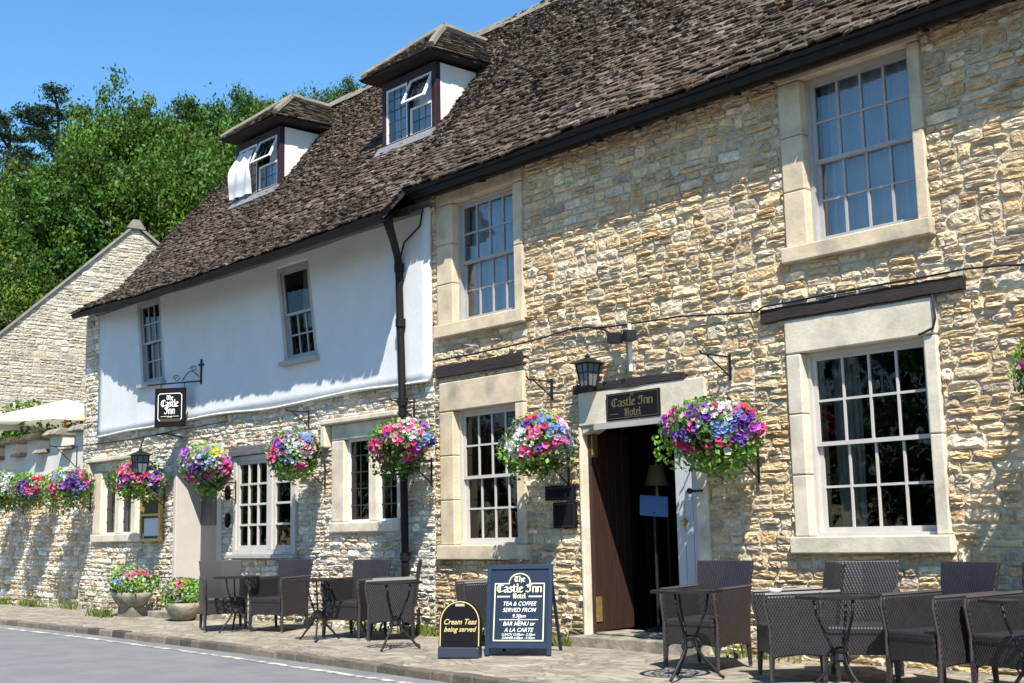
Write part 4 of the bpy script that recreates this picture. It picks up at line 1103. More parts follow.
# low sprouting plant by plinth
# ivy and shrubs on terrace
def shrub(x, y, z, rx, ry, rz, n_, cols, label, seed, size=.14):
    t = thing('shrub', (x, y, z), label, 'shrub'); r0 = random.Random(seed); mb = MB()
    bl = [(Vector((r0.uniform(-1,1)*rx, r0.uniform(-1,1)*ry, r0.uniform(.1,1)*rz)), r0.uniform(.25,.5)*min(rx,rz), r0.choice(cols), r0.uniform(.7,1.3)) for _ in range(22)]
    for _ in range(n_):
        c, br, hu, k = r0.choice(bl); d = Vector((r0.gauss(0,1), r0.gauss(0,1), r0.gauss(0,1))).normalized()
        p = c + d*br*r0.uniform(.5,1.1) + Vector((x, y, z)); kk = k*r0.uniform(.75,1.25); leaf_quad(mb, p, size, tuple(v*kk for v in hu), d, .6)
    mb.build('foliage', M_leaf, t); s_ = MB()
    for c, br, _, _ in bl[::3]: s_.tube([(x,y,z-.2), tuple(Vector((x,y,z))+c*.6), tuple(Vector((x,y,z))+c)], [.04,.025,.01], 5)
    s_.build('stem', M_bark, t)
shrub(-28.4, 1.6, 2.4, 1.6, 1.0, 1.5, 4500, GREENS, 'green shrub beneath the parasol behind the crenellated wall', 5)
shrub(-29.3, 3.2, 2.4, 1.0, 1.0, 1.2, 2200, [(.10,.13,.05),(.14,.12,.06)], 'brownish bush against the gable wall behind the parasol pole', 6)

# ================================================================== lettering
def pen(mb, strokes, ox, oz, s, P, d, lay):
    nx_, nz_ = .085*s, .062*s
    for st in strokes:
        for (a, b), (c, e) in zip(st, st[1:]):
            A = (ox+a*s, oz+b*s); B = (ox+c*s, oz+e*s); lay[0] += 1; dd = d + .00006*lay[0]
            ps = [(A[0]-nx_, A[1]-nz_), (A[0]+nx_, A[1]+nz_), (B[0]-nx_, B[1]-nz_), (B[0]+nx_, B[1]+nz_), (A[0]-nx_*.5, A[1]+nz_*.7), (A[0]+nx_*.5, A[1]-nz_*.7), (B[0]-nx_*.5, B[1]+nz_*.7), (B[0]+nx_*.5, B[1]-nz_*.7)]
            # convex hull
            q = sorted(set(ps)); lo = []; up = []
            for p in q:
                while len(lo) > 1 and (lo[-1][0]-lo[-2][0])*(p[1]-lo[-2][1])-(lo[-1][1]-lo[-2][1])*(p[0]-lo[-2][0]) <= 0: lo.pop()
                lo.append(p)
            for p in reversed(q):
                while len(up) > 1 and (up[-1][0]-up[-2][0])*(p[1]-up[-2][1])-(up[-1][1]-up[-2][1])*(p[0]-up[-2][0]) <= 0: up.pop()
                up.append(p)
            h = lo[:-1] + up[:-1]
            mb.add([P(u, v, dd) for u, v in h], [tuple(range(len(h)))])
G = {
'T': (.85, [[(0,1.25),(.25,1.42),(.5,1.32),(.82,1.4)], [(.3,1.3),(.08,.85),(.12,.3),(.35,.02),(.72,.2)], [(.5,1.3),(.5,.25)]]),
'h': (.58, [[(.08,1.5),(.08,0)], [(.08,.85),(.3,1),(.45,.82),(.45,.1),(.33,-.2)]]),
'e': (.5, [[(.06,.8),(.06,.18),(.22,0),(.42,.16)], [(.06,.8),(.24,1),(.42,.78),(.08,.48)]]),
'C': (.8, [[(.7,1.2),(.5,1.42),(.2,1.3),(.04,.95),(.04,.4),(.3,0),(.7,.25)], [(.36,1.32),(.36,.2)]]),
'a': (.58, [[(.06,.85),(.26,1),(.44,.85),(.44,.12),(.52,0)], [(.44,.58),(.08,.4),(.08,.14),(.2,0),(.44,.2)]]),
's': (.5, [[(.42,.85),(.22,1),(.06,.78),(.4,.4),(.38,.14),(.2,0),(.03,.15)]]),
't': (.44, [[(.14,1.3),(.14,.16),(.26,0),(.4,.14)], [(.0,.98),(.36,.98)]]),
'l': (.3, [[(.1,1.5),(.1,.12),(.24,0)]]),
'I': (.72, [[(.02,1.2),(.25,1.42),(.64,1.3)], [(.46,1.35),(.46,.25),(.24,.02),(.0,.2)], [(.2,1.25),(.2,.9)]]),
'n': (.58, [[(.08,1),(.08,0)], [(.08,.84),(.3,1),(.46,.84),(.46,0)]]),
'H': (.86, [[(.0,1.2),(.14,1.42),(.14,0)], [(.14,.75),(.6,.75)], [(.48,1.42),(.62,1.3),(.62,.15),(.48,-.1)], [(.3,1.3),(.3,.2)]]),
'o': (.54, [[(.06,.8),(.06,.18),(.24,0),(.44,.2),(.44,.8),(.26,1),(.06,.8)]]),
' ': (.35, [])}
def black_letter(mb, txt, cx, z, s, P_, d, st=1.0):
    w = sum(G[c][0] for c in txt)*s; x = cx - w/2; lay = [0]
    P = lambda u, v, dd: P_(cx+(u-cx)*st, v, dd)
    for c in txt: pen(mb, G[c][1], x, z, s, P, d, lay); x += G[c][0]*s
def text_mesh(txt, size, shear=0.0, sx=1.0, bold=0.0):
    cu = bpy.data.curves.new('t', 'FONT'); cu.body = txt; cu.size = size; cu.shear = shear; cu.align_x = 'CENTER'; cu.offset = bold; cu.resolution_u = 3
    ob = bpy.data.objects.new('t', cu); C.objects.link(ob)
    me = bpy.data.meshes.new_from_object(ob.evaluated_get(bpy.context.evaluated_depsgraph_get()))
    vs = [(v.co.x*sx, v.co.y) for v in me.vertices]; fs = [tuple(p.vertices) for p in me.polygons]
    bpy.data.objects.remove(ob); bpy.data.curves.remove(cu); bpy.data.meshes.remove(me)
    return vs, fs
def put_text(mb, txt, cx, z, size, P, d, **k):
    vs, fs = text_mesh(txt, size, **k); mb.add([P(cx+u, z+v, d) for u, v in vs], fs)
def line_frame(mb, pts, w, P, d):
    for i, (a, b) in enumerate(zip(pts, pts[1:])):
        dx, dz = b[0]-a[0], b[1]-a[1]; L_ = max(1e-5, math.hypot(dx, dz)); nx_, nz_ = -dz/L_*w/2, dx/L_*w/2; ex, ez = dx/L_*w/2, dz/L_*w/2
        dd = d + .0001*i
        mb.add([P(a[0]-ex+nx_, a[1]-ez+nz_, dd), P(b[0]+ex+nx_, b[1]+ez+nz_, dd), P(b[0]+ex-nx_, b[1]+ez-nz_, dd), P(a[0]-ex-nx_, a[1]-ez-nz_, dd)], [(0,3,2,1)])

# sign over the main door
sg = thing('wall_sign', (-8.875, -.06, 2.5), 'black board with dull gold blackletter fixed to the lintel above the main door', 'sign')
mb = MB(); mb.box(-9.25, -8.50, -.075, -.055, 2.355, 2.64); mb.build('board', M_signblk, sg, bevel=.004)
PS = lambda u, v, d: (u, -.0765-d, v)
mb = MB(); black_letter(mb, 'The', -8.87, 2.595, .018, PS, 0, 1.6); black_letter(mb, 'Castle Inn', -8.875, 2.495, .062, PS, 0, 1.75); black_letter(mb, 'Hotel', -8.87, 2.39, .055, PS, 0, 1.6); mb.build('lettering', M_dgold, sg)
mb = MB(); line_frame(mb, [(-9.23,2.375),(-8.52,2.375),(-8.52,2.625),(-9.23,2.625),(-9.23,2.375)], .005, PS, 0); line_frame(mb, [(-9.2,2.42),(-9.08,2.42)], .006, PS, 0); mb.build('border', M_dgold, sg)

# hanging sign on scroll bracket (board stands out from the wall, turned to the street)
hs = thing('hanging_sign', (-18.9, -.5, 3.3), 'black hanging inn sign with white blackletter in front of the white wall', 'sign')
HB = (-18.58, -.38); th = R(38)
def PHs(u, v, d):      # board plane roughly facing the camera side
    return (HB[0] + math.cos(th)*u + math.sin(th)*d, HB[1] + math.sin(th)*u*1.0 - math.cos(th)*d, v)
SW, Z0, Z1 = .26, 3.0, 3.62
mb = MB(); mb.prism([(-SW,Z0),(SW,Z0),(SW,Z1),(-SW,Z1)], -.02, .02, PHs); mb.build('board', M_signblk, hs, bevel=.006)
mb = MB(); fr = [(-.17,Z0+.10),(.17,Z0+.10),(.20,Z0+.13),(.20,Z1-.12),(.17,Z1-.09),(-.17,Z1-.09),(-.20,Z1-.12),(-.20,Z0+.13),(-.17,Z0+.10)]
line_frame(mb, fr, .012, PHs, .022); mb.build('border', M_wl, hs)
mb = MB(); black_letter(mb, 'The', 0, 3.43, .05, PHs, .0225, 1.2); black_letter(mb, 'Castle', 0, 3.32, .076, PHs, .0225, 1.25); black_letter(mb, 'Inn', 0, 3.205, .076, PHs, .0225, 1.25)
line_frame(mb, [(-.15,3.165),(-.05,3.165)], .006, PHs, .0225); line_frame(mb, [(.05,3.165),(.15,3.165)], .006, PHs, .0225); put_text(mb, 'Hotel', 0, 3.15, .035, PHs, .0225, bold=.001); mb.build('lettering', M_wl, hs)
mb = MB(); line_frame(mb, [(-.16,3.105),(.16,3.105)], .045, PHs, .0222); mb.build('gold_band', mat('tarnished_gold', (.07,.055,.02), .5), hs)
hb = MB(); bx0 = -17.45
hb.tube([(-18.15,-.08,4.06),(-18.15,-.08,3.66)], .016, 6); hb.tube([(-18.15,-.08,3.71),(-19.12,-.52,3.71)], .013, 6)
hb.box(-18.22,-18.08,-.095,-.065,3.955,3.985)
def on_arm(s, z): return (lerp(-18.15,-19.12,s), lerp(-.08,-.52,s), z)
hb.tube([on_arm(.04+.30*k/12 , 3.72+.13*math.sin(k/12*3.0)+.06*(1-k/12)) for k in range(13)], .008, 5)
hb.tube([on_arm(.45+.07*math.cos(k*.5)*(1-k/22), 3.78+.06*math.sin(k*.5)*(1-k/22)) for k in range(18)], .007, 5)
hb.tube([on_arm(.14+.07*math.cos(k*.5)*(1-k/22), 3.92+.05*math.sin(k*.5)*(1-k/22)) for k in range(18)], .007, 5)
for s in (.30,.74): hb.tube([on_arm(s,3.71), on_arm(s,3.63)], .008, 5)
tag(hb.build('sign_bracket', M_black), 'black wrought iron scroll bracket carrying the hanging inn sign', 'bracket')

# plaques left of main door
for (x0, x1, z0, z1, lab, n_) in ((-10.24,-9.78,1.555,1.71,'wide blank black plaque left of the main door',0),(-10.12,-9.77,1.25,1.53,'square dark slate plaque with faint lines under the wide plaque',5)):
    t = thing('plaque', ((x0+x1)/2, -.05, z0), lab, 'plaque'); mb = MB(); mb.box(x0, x1, -.065, -.03, z0, z1); mb.build('plate', M_signblk, t, bevel=.004)
    mb = MB(); Pq = lambda u, v, d: (u, -.0665-d, v)
    line_frame(mb, [(x0+.02,z0+.02),(x1-.02,z0+.02),(x1-.02,z1-.02),(x0+.02,z1-.02),(x0+.02,z0+.02)], .004, Pq, 0)
    mb.build('border', mat('faint_line', (.06,.06,.055), .6), t)
for (x0,x1,z0,z1,lab) in ((-17.38,-17.26,1.80,2.02,'small dark oval door number plate beside the grey side door'),(-17.40,-17.22,1.38,1.60,'small black notice plate below the oval plate by the side door')):
    mb = MB(); 
    if 'oval' in lab: mb.add([((x0+x1)/2+.06*math.cos(k*.3927), -.06, (z0+z1)/2+.11*math.sin(k*.3927)) for k in range(16)]+[((x0+x1)/2+.06*math.cos(k*.3927), -.02, (z0+z1)/2+.11*math.sin(k*.3927)) for k in range(16)], [tuple(range(16))]+[(k,(k+1)%16,16+(k+1)%16,16+k) for k in range(16)])
    else: mb.box(x0,x1,-.06,-.02,z0,z1)
    tag(mb.build('notice_plate', M_signblk), lab, 'plate')

# menu case
t = thing('menu_case', (-19.85, -.06, 1.2), 'brass framed menu case on the wall below the lantern', 'menu case')
mb = MB(); x0, x1, z0, z1 = -20.18, -19.45, 1.2, 1.93
for bx in ((x0,x0+.05,z0,z1),(x1-.05,x1,z0,z1),(x0+.05,x1-.05,z0,z0+.05),(x0+.05,x1-.05,z1-.05,z1),(x0+.05,x1-.05,z0+.42,z0+.46)): mb.box(bx[0],bx[1],-.10,-.03,bx[2],bx[3])
mb.build('frame', M_brass, t, bevel=.004)
mb = MB(); mb.box(x0+.05,x1-.05,-.05,-.04,z0+.05,z1-.05); mb.build('back_panel', mat('menu_back', (.10,.09,.05), .7), t)
mb = MB(); mb.box(x0+.10,x1-.10,-.062,-.055,z0+.09,z0+.38); mb.build('menu_sheet', M_paper, t)
mb = MB()
for k in range(5): mb.box(x0+.12,x1-.14-.04*(k%2),-.062,-.056,z0+.50+k*.035,z0+.508+k*.035)
mb.build('menu_lines', M_dgold, t)

# lanterns
def lantern(x, y, z, s, label, arm=None):
    t = thing('wall_lantern', (x, y, z), label, 'lantern', 'black wall lanterns')
    mb = MB(); n_ = 4; a0 = math.pi/4
    b, w = .09*s, .14*s; H = .27*s
    def ring(r, zz): return [(x + r*math.cos(a0+k*math.pi/2), y + r*math.sin(a0+k*math.pi/2), z+zz) for k in range(4)]
    r0_, r1_ = ring(b,0), ring(w,H)
    for k in range(4): mb.tube([r0_[k], r1_[k]], .011*s, 5); mb.tube([r0_[k], r0_[(k+1)%4]], .011*s, 5); mb.tube([r1_[k], r1_[(k+1)%4]], .013*s, 5)
    for k in range(4):
        m0 = [(r0_[k][i]+r0_[(k+1)%4][i])/2 for i in range(3)]; m1 = [(r1_[k][i]+r1_[(k+1)%4][i])/2 for i in range(3)]; mb.tube([m0, m1], .006*s, 4)
        h0 = [lerp(r0_[k][i], r1_[k][i], .6) for i in range(3)]; h1 = [lerp(r0_[(k+1)%4][i], r1_[(k+1)%4][i], .6) for i in range(3)]; mb.tube([h0, h1], .006*s, 4)
    mb.build('lantern_frame', M_black, t)
    c = MB(); c.add(ring(w*1.55,H)+ring(w*.6,H+.05*s)+ring(.02*s,H+.08*s), [(0,3,2,1),(0,1,5,4),(1,2,6,5),(2,3,7,6),(3,0,4,7),(4,5,9,8),(5,6,10,9),(6,7,11,10),(7,4,8,11),(8,9,10,11)]); c.lathe([(.02*s,z+H+.07*s),(.03*s,z+H+.09*s),(.01*s,z+H+.12*s)], x, y, 8); c.add(ring(b,-.0)+ring(b*.4,-.05*s), [(0,1,5,4),(1,2,6,5),(2,3,7,6),(3,0,4,7),(7,6,5,4)])
    parts(c, 'lantern_cap', M_black, t)
    g = MB(); i0, i1 = ring(b*.93,.005), ring(w*.95,H-.005); g.add(i0+i1, [(0,1,5,4),(1,2,6,5),(2,3,7,6),(3,0,4,7)]); g.build('lantern_glass', M_frost, t)
    bl = MB(); bl.lathe([(.0,z+.02),(.02,z+.04),(.025,z+.12),(.02,z+.17),(0,z+.19)], x, y, 8); bl.build('bulb', M_wl, t, smooth=True)
    a = MB(); a.tube(arm or [(x, y, z+.02), (x, 0, z-.06)], .012*s, 6); a.build('arm', M_black, t)
lantern(-9.44, -.14, 2.74, .92, 'black lantern with frosted panes standing at the left end of the door lintel')
lantern(-19.02, -.66, 2.28, 1.05, 'black lantern hanging in front of the long basket by the menu case', [(-19.02,-.66,2.28+.40),(-19.0,-.62,2.86),(-18.9,-.3,2.92),(-18.85,-.02,2.86)])

# floodlights and white conduit over the door
t = thing('floodlight', (-8.88, -.1, 3.1), 'pair of black floodlights on a white conduit above the main door', 'floodlight')
mb = MB(); mb.tube([(-8.88,-.07,3.35),(-8.88,-.07,2.85)], .022, 8); mb.build('conduit', M_wpost, t)
mb = MB()
for dx, r_ in ((-.14,.4),(.10,-.5)):
    b_ = MB(); b_.box(-.07,.07,-.09,.02,-.05,.06); c_, s_ = math.cos(r_), math.sin(r_)
    b_.map(lambda x,y,z: (-8.88+dx + c_*x - s_*y, -.13 + s_*x + c_*y, 3.20+z)); mb.add(b_.v, b_.f)
mb.tube([(-9.0,-.1,3.18),(-8.78,-.1,3.18)], .012, 5); mb.build('lamp_head', M_black, t, bevel=.006)

def cable(name, pts, r_, lab, m=M_black):
    mb = MB(); out = []
    for (a, b) in zip(pts, pts[1:]):
        for k in range(6):
            q = Vector(a).lerp(Vector(b), k/6); q.z += .012*nz(q.x*3, 2); out.append(q)
    out.append(Vector(pts[-1])); mb.tube(out, r_, 5); return tag(mb.build(name, m), lab, 'cable')
cable('wall_cable', [(-12.2,-.07,3.33),(-10.55,-.07,3.35),(-9.7,-.06,3.42),(-9.2,-.06,3.36),(-8.2,-.06,3.33),(-7.25,-.06,3.24),(-7.15,-.085,3.27),(-5.1,-.085,3.285),(-4.2,-.06,3.20),(-3.2,-.06,3.15)], .010, 'thin dark cable running level along the stone wall above the ground floor')
cable('wall_cable', [(-9.75,-.06,3.40),(-9.5,-.07,3.40),(-9.25,-.07,3.34),(-9.02,-.09,3.20)], .013, 'short curved black cable feeding the floodlights above the door')
cable('wall_cable', [(-5.42,-.06,3.14),(-5.40,-.07,2.92),(-5.43,-.07,2.84),(-5.57,-.06,2.80)], .011, 'black cable bent round the top right corner of the lower right window')
cable('wall_cable', [(-22.7,-.06,2.98),(-20.6,-.06,2.95),(-19.2,-.06,2.98),(-17.3,-.07,3.0)], .009, 'thin dark cable above the mullioned window under the white wall')

# lamp and paper inside the doorway
t = thing('table_lamp', (-9.91, 1.42, 1.46), 'small table lamp with a cream shade inside the dark doorway', 'lamp')
mb = MB(); mb.lathe([(.07,1.46),(.06,1.48),(.02,1.52),(.03,1.60),(.012,1.76)], -9.91, 1.42, 10); mb.build('lamp_base', M_brass, t)
mb = MB(); n_ = 16; vs = [(-9.91+(.15 if k < n_ else .085)*math.cos(k%n_*2*math.pi/n_), 1.42+(.15 if k < n_ else .085)*math.sin(k%n_*2*math.pi/n_), 1.72 if k < n_ else 1.96) for k in range(2*n_)]
mb.add(vs, [(k,(k+1)%n_,n_+(k+1)%n_,n_+k) for k in range(n_)]); mb.build('lamp_shade', M_shade, t, smooth=True)
t = thing('side_table', (-9.9, 1.42, .1), 'dark side table standing inside the doorway under the lamp', 'table')
mb = MB(); mb.box(-10.25,-9.6,1.25,1.6,1.42,1.46); mb.build('top', M_beam, t)
for a, b in ((-10.2,1.3),(-9.65,1.3),(-10.2,1.55),(-9.65,1.55)): m_ = MB(); m_.tube([(a,b,.1),(a,b,1.42)], .02, 6); m_.build('leg', M_beam, t)
t = thing('menu_stand', (-9.1, .46, .15), 'blue menu sheet on a dark stand just inside the main door', 'menu')
mb = MB(); mb.hexa([(-9.26,.40,1.37),(-8.92,.46,1.34),(-8.92,.47,1.35),(-9.26,.41,1.38),(-9.34,.50,1.58),(-9.00,.56,1.55),(-9.00,.57,1.56),(-9.34,.51,1.59)]); mb.build('sheet', M_blue, t)
mb = MB(); mb.tube([(-9.1,.46,.16),(-9.1,.46,1.40)], .018, 6); mb.lathe([(.16,.155),(.16,.175),(.03,.2)], -9.1, .46, 12); mb.build('stand', M_black, t)

# ================================================================== furniture
def make_chair():
    o = thing('wicker_armchair', (0,0,0), 'x', 'chair'); W, D = .29, .29
    # faces +x in local space
    def panel(pts, th_vec): 
        pass
    mb = MB(); mb.box(-.24, .27, -W+.045, W-.045, .36, .43); mb.build('seat', M_weave, o, local=True, bevel=.02)
    mb = MB(); n = 8; vs = []
    for j in range(n+1):
        t_ = j/n; z = lerp(.40, .91, t_); x = -.24 - .085*t_**1.3; w = lerp(W-.045, W+.005, t_); th_ = lerp(.05,.032,t_)
        for yy in (-w, 0, w): vs.append((x + (0 if yy else -.018) , yy, z)); 
        for yy in (w, 0, -w): vs.append((x - th_ + (0 if yy else -.018), yy, z))
    fs = [(j*6+k, j*6+(k+1)%6, j*6+6+(k+1)%6, j*6+6+k) for j in range(n) for k in range(6)] + [(5,4,3,2,1,0), tuple(n*6+k for k in range(6))]
    mb.add(vs, fs); mb.build('backrest', M_weave, o, local=True, bevel=.01)
    for s in (-1, 1):
        mb = MB()
        poly = [(.28,.665),(.285,.60),(.25,.40),(.262,.17),(.20,.20),(.0,.215),(-.18,.20),(-.25,.17),(-.26,.40),(-.29,.68)]
        mb.prism(poly, 0, .045, lambda u, v, d, s=s: (u, s*(W+.005-d) - s*.012*(1-min(1,v/.66)), v)); mb.build('arm', M_weave, o, local=True, bevel=.012)
    mb = MB(); mb.prism([(-W+.05,.38),(W-.05,.38),(W-.05,.20),(W-.12,.215),(-W+.12,.215),(-W+.05,.20)], 0, .03, lambda u, v, d: (.262-d, u, v)); mb.build('apron', M_weave, o, local=True, bevel=.006)
    mb = MB(); mb.prism([(-W+.05,.42),(W-.05,.42),(W-.05,.20),(-W+.05,.20)], 0, .03, lambda u, v, d: (-.27+d, u, v)); mb.build('rear_apron', M_weave, o, local=True)
    for sx in (-1, 1):
        for sy in (-1, 1):
            mb = MB(); x0 = sx*.245; mb.tube([(x0, sy*(W-.028), .24), (x0+sx*.012, sy*(W-.024), .012)], [.025,.017], 8)
            l = mb.build('leg', M_weave, o, local=True); mb = MB(); mb.tube([(x0+sx*.0125, sy*(W-.024), .022), (x0+sx*.0125, sy*(W-.024), 0)], .014, 8); mb.build('foot_cap', mat('foot_plastic', (.25,.25,.25), .5) if 'foot_plastic' not in MATS else MATS['foot_plastic'], l, local=True)
    mb = MB()
    for s in (-1, 1): mb.tube([(.283,s*(W-.015),.672),(.289,s*(W-.015),.60),(.254,s*(W-.015),.40),(.262,s*(W-.015),.02)], .0125, 6); mb.tube([(.283,s*(W-.015),.675),(-.30,s*(W-.015),.69)], .018, 6)
    parts(mb, 'edge_trim', mat('rattan_edge', (.055,.045,.048), .45), o, local=True)
    return o
def copy_tree(o, parent=None):
    c = o.copy(); C.objects.link(c)
    if parent: c.parent = parent
    for ch in list(o.children): copy_tree(ch, c)
    return c
c0 = make_chair(); GC = 'wicker armchairs outside the inn'
CH = [ # x, y, facing deg, label
 (-15.50,-1.10,-22,'leftmost wicker armchair, seen from the front beside the round planter'),
 (-14.66,-.75,-72,'wicker armchair under the grey casement window, second from the left'),
 (-12.85,-.80,-74,'wicker armchair left of the downpipe foot, behind a bistro table'),
 (-12.22,-.72,-128,'wicker armchair turned sideways at the downpipe, left of the small arched board'),
 (-10.62,-.62,-120,'wicker armchair half hidden behind the small arched board'),
 (-7.28,-.95,-84,'wicker armchair nearest the main door, behind a lattice table'),
 (-6.16,-1.20,-133,'wicker armchair seen side on under the left end of the lower right window'),
 (-5.74,-.92,-62,'wicker armchair facing the road squarely below the lower right window'),
 (-4.96,-1.12,-108,'wicker armchair below the right end of the lower right window'),
 (-4.30,-1.10,-105,'wicker armchair cut off by the right edge of the photo'),
]
for i, (x, y, f, lab) in enumerate(CH):
    o = c0 if i == 0 else copy_tree(c0)
    o.location = (x, y, .015); o.rotation_euler = (0, 0, R(f)); tag(o, lab, 'chair', GC)

def make_table():
    o = thing('bistro_table', (0,0,0), 'x', 'table'); Rr = .30; H = .70
    mb = MB()
    def ringm(r0_, r1_, z0, z1, n=40):
        vs = []
        for r_, z in ((r0_,z0),(r1_,z0),(r1_,z1),(r0_,z1)):
            for k in range(n): vs.append((r_*math.cos(2*math.pi*k/n), r_*math.sin(2*math.pi*k/n), z))
        mb.add(vs, [(q*n+k, q*n+(k+1)%n, ((q+1)%4)*n+(k+1)%n, ((q+1)%4)*n+k) for q in range(4) for k in range(n)])
    ringm(Rr-.035, Rr, H-.012, H+.008); ringm(.18,.20,H-.008,H+.004); ringm(.07,.095,H-.008,H+.004); ringm(.0,.045,H-.008,H+.005)
    for k in range(20):
        a = 2*math.pi*k/20
        for da in (-.16, .16):
            b = a+da; mb.tube([(.045*math.cos(a),.045*math.sin(a),H-.002),(.12*math.cos(b),.12*math.sin(b),H-.002),(.19*math.cos(a),.19*math.sin(a),H-.002),(.275*math.cos(b),.275*math.sin(b),H-.002)], .0065, 4)
    mb.build('tabletop', M_black, o, local=True)
    for k in range(3):
        a = 2*math.pi*k/3 + .5; q = lambda r_, z: (r_*math.cos(a), r_*math.sin(a), z)
        mb = MB(); mb.tube([q(.17,H-.01),q(.15,.56),q(.09,.42),q(.05,.32),q(.06,.24),q(.12,.16),q(.19,.09),q(.24,.03),q(.27,.01)], [.010,.010,.011,.012,.013,.013,.012,.012,.014], 6)
        mb.tube([q(.05,.33),q(.085,.30),q(.10,.26),q(.075,.23),q(.055,.26)], .008, 5)
        mb.build('leg', M_black, o, local=True, smooth=True)
    mb = MB(); mb.lathe([(.03,.24),(.055,.26),(.045,.30),(.055,.33),(.02,.35)], 0, 0, 10); mb.build('collar', M_black, o, local=True)
    return o
t0 = make_table(); GT = 'black cast iron bistro tables on the pavement'
TB = [(-14.98,-1.20,.2,'black bistro table between the two leftmost wicker armchairs'),(-12.85,-1.32,.9,'black bistro table left of the downpipe with its feet near the kerb'),(-11.10,-1.50,.4,'black bistro table just left of the small arched board'),
      (-6.88,-1.66,.1,'black lattice topped bistro table in front of the main door armchair'),(-5.32,-1.85,1.3,'black bistro table in front of the square on armchair under the right window'),(-3.98,-1.72,.6,'black lattice topped table cut off by the right edge of the photo')]
for i, (x, y, r_, lab) in enumerate(TB):
    o = t0 if i == 0 else copy_tree(t0); o.location = (x, y, .012); o.rotation_euler = (0,0,r_); tag(o, lab, 'table', GT)
t = thing('ashtray', (-5.95, -1.85, .72), 'small glass ashtray on the bistro table under the right window', 'ashtray')
mb = MB(); mb.lathe([(.035,.72),(.045,.725),(.05,.755),(.042,.755),(.03,.73)], -5.88, -1.82, 14); mb.build('bowl', mat('ash_glass', (.5,.55,.6), .15, spec=.8), t, smooth=True)

# A-boards
bd = thing('chalk_board', (-9.45, -1.15, 0), 'large navy pavement board with white lettering left of the main door', 'pavement sign')
yaw = R(32); tilt = R(11)
BX, BY = -9.46, -1.22
def PB(u, v, d):     # u across, v up the board, d out of its face
    u *= .94; v *= .915
    y = v*math.sin(tilt) - d*math.cos(tilt); z = v*math.cos(tilt) + d*math.sin(tilt) + .02
    return (BX + math.cos(yaw)*u - math.sin(yaw)*y, BY + math.sin(yaw)*u + math.cos(yaw)*y, z)
BW, BH = .36, .97
mb = MB(); mb.prism([(-BW+.03,.09),(BW-.03,.09),(BW-.03,BH-.03),(-BW+.03,BH-.03)], -.015, 0, PB); mb.build('panel', M_signnavy, bd)
mb = MB()
for a, b, c, d in ((-BW,-BW+.045,.0,BH),(BW-.045,BW,.0,BH),(-BW+.045,BW-.045,BH-.05,BH),(-BW+.045,BW-.045,.07,.12)): mb.prism([(a,c),(b,c),(b,d),(a,d)], -.02, .014, PB)
mb.build('frame', M_navyframe, bd, bevel=.004)
mb = MB()
for u in (-BW+.02, BW-.06):
    top = PB(u+.02, BH-.05, -.03); ft = PB(u+.02, .0, -.03); off = Vector((-math.sin(yaw)*.52, math.cos(yaw)*.52, 0)); 
    mb.tube([top, (ft[0]+off.x, ft[1]+off.y, .01)], .018, 6)
mb.build('rear_frame', M_navyframe, bd)
mb = MB()
arch = [(-.27,.155),(.27,.155),(.27,.765),(.115,.765)] + [(.115*math.cos(k*math.pi/12), .775+.10*math.sin(k*math.pi/12)) for k in range(13)] + [(-.115,.765),(-.27,.765),(-.27,.155)]
line_frame(mb, arch, .012, PB, .002); mb.build('border', M_cream, bd)
mb = MB(); black_letter(mb, 'The', 0, .785, .042, PB, .002, 1.5); black_letter(mb, 'Castle Inn', 0, .672, .060, PB, .002, 1.55); black_letter(mb, 'Hotel', 0, .606, .036, PB, .002, 1.5); mb.build('blackletter', M_cream, bd)
mb = MB()
for txt, z, s in (('TEA & COFFEE',.528,.062),('SERVED FROM',.460,.062),('9.30am',.398,.056),('BAR MENU or',.314,.062),('A LA CARTE',.247,.062),('LUNCH 12.00pm - 2.30pm',.208,.036),('DINNER 6.00pm - 9.30pm',.172,.036)):
    put_text(mb, txt, 0, z, s, PB, .002, shear=.3, bold=.0004, sx=.92)
line_frame(mb, [(-.24,.625),(-.11,.625)], .014, PB, .002); line_frame(mb, [(.11,.625),(.24,.625)], .014, PB, .002)
line_frame(mb, [(-.21,.377),(.21,.377)], .007, PB, .002); line_frame(mb, [(0,.368),(0,.386)], .012, PB, .0023); mb.build('lettering', M_wl, bd)

cb = thing('arched_board', (-9.75, -1.75, 0), 'small black arch topped pavement board with gold lettering', 'pavement sign')
CX_, CY_ = -9.83, -1.66; yaw2 = R(32); tl = R(6)
def PC(u, v, d):
    y = v*math.sin(tl) - d*math.cos(tl); z = v*math.cos(tl) + d*math.sin(tl) + .005
    return (CX_ + math.cos(yaw2)*u - math.sin(yaw2)*y, CY_ + math.sin(yaw2)*u + math.cos(yaw2)*y, z)
w_ = .215; arc = [(-w_,.10),(w_,.10)] + [(w_*math.cos(k*math.pi/14), .345+w_*math.sin(k*math.pi/14)) for k in range(15)]
mb = MB(); mb.prism(arc, -.05, 0, PC); mb.build('panel', M_signblk, cb)
mb = MB(); mb.prism([(-w_+.005,.0),(w_-.005,.0),(w_-.005,.105),(-w_+.005,.105)], -.10, .045, PC); mb.build('base', mat('navy_plastic', (.035,.04,.06), .4), cb, bevel=.012)
mb = MB(); k_ = .93; line_frame(mb, [(-w_*k_,.12),(-w_*k_,.345)] + [(-w_*k_*math.cos(k*math.pi/18), .345+w_*k_*math.sin(k*math.pi/18)) for k in range(19)] + [(w_*k_,.12)], .010, PC, .002); mb.build('border', M_gold, cb)
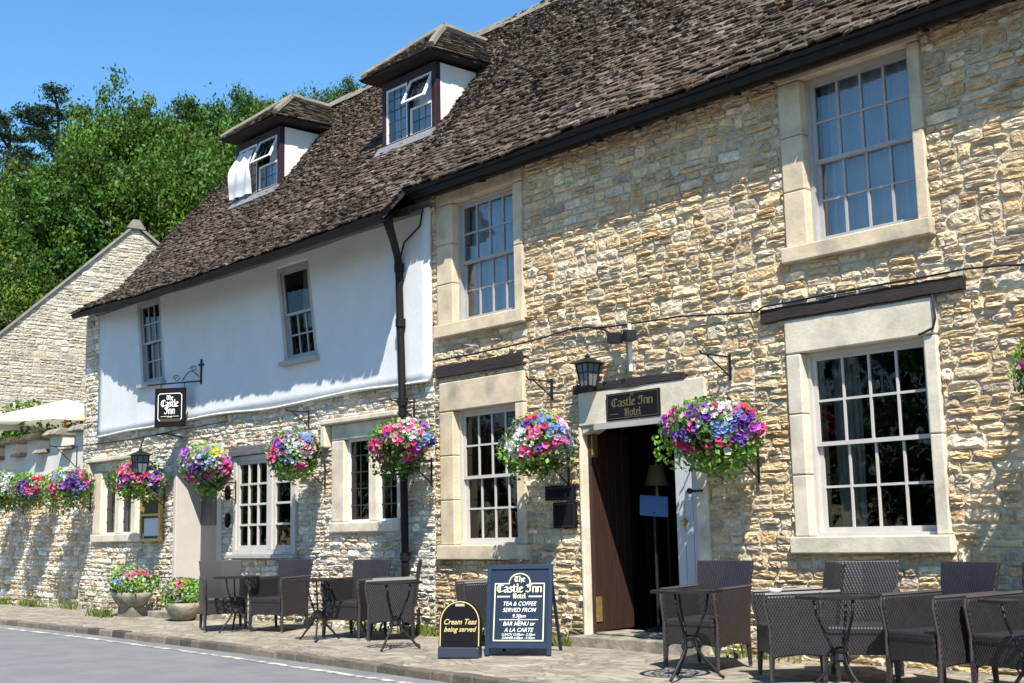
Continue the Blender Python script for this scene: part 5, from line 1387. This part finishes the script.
mb = MB(); put_text(mb, 'Cream Teas', 0, .325, .075, PC, .002, shear=.35, sx=.92, bold=.0008); put_text(mb, 'being served', 0, .255, .070, PC, .002, shear=.35, sx=.92, bold=.0008); mb.build('lettering', M_gold, cb)
mb = MB(); mb.prism([(-.05,.50),(.05,.50),(.045,.525),(-.045,.525)], 0, .003, PC); mb.build('handle_slot', M_grey, cb)

# ================================================================== light, sky, camera
SD = Vector((.60, -.42, 1.0)).normalized()
el = math.asin(SD.z); az = math.atan2(SD.x, SD.y)
wld = bpy.data.worlds.new('World'); SC.world = wld; wld.use_nodes = True; N = wld.node_tree.nodes; L = wld.node_tree.links
sky = N.new('ShaderNodeTexSky'); sky.sky_type = 'NISHITA'; sky.sun_disc = False; sky.sun_elevation = el; sky.sun_rotation = az; sky.air_density = 1.0; sky.dust_density = .0; sky.ozone_density = 3.0; sky.altitude = 500
hs_ = N.new('ShaderNodeHueSaturation'); hs_.inputs['Saturation'].default_value = 1.2; hs_.inputs['Hue'].default_value = .494; L.new(sky.outputs[0], hs_.inputs['Color']); L.new(hs_.outputs[0], N['Background'].inputs[0]); N['Background'].inputs[1].default_value = .125
sl = bpy.data.lights.new('sun', 'SUN'); sl.energy = 5.0; sl.angle = R(.53); sl.color = (1, .95, .86)
so = bpy.data.objects.new('sun', sl); C.objects.link(so); so.rotation_euler = SD.to_track_quat('Z', 'Y').to_euler(); so.location = (0, -20, 30)
cam = bpy.data.cameras.new('camera'); co = bpy.data.objects.new('camera', cam); C.objects.link(co)
cam.sensor_width = 36; cam.lens = 1261/1024*36; cam.clip_end = 3000; cam.clip_start = .05
p, r_, y = .15137, -.02086, .73157
f = Vector((-math.cos(y), math.sin(y), 0)); rt = Vector((math.sin(y), math.cos(y), 0)); u = Vector((0,0,1))
f2 = f*math.cos(p) + u*math.sin(p); u2 = -f*math.sin(p) + u*math.cos(p)
rt3 = rt*math.cos(r_) + u2*math.sin(r_); u3 = -rt*math.sin(r_) + u2*math.cos(r_)
m = Matrix((rt3, u3, -f2)).transposed().to_4x4(); m.translation = Vector((0, -9.7, 1.2)); co.matrix_world = m
SC.camera = co
SC.view_settings.view_transform = 'Standard'; SC.view_settings.look = 'None'; SC.view_settings.gamma = 1; SC.view_settings.exposure = .88
SC.render.engine = 'CYCLES'; SC.cycles.max_bounces = 6; SC.cycles.transparent_max_bounces = 8
try: SC.cycles.use_denoising = True
except Exception: pass
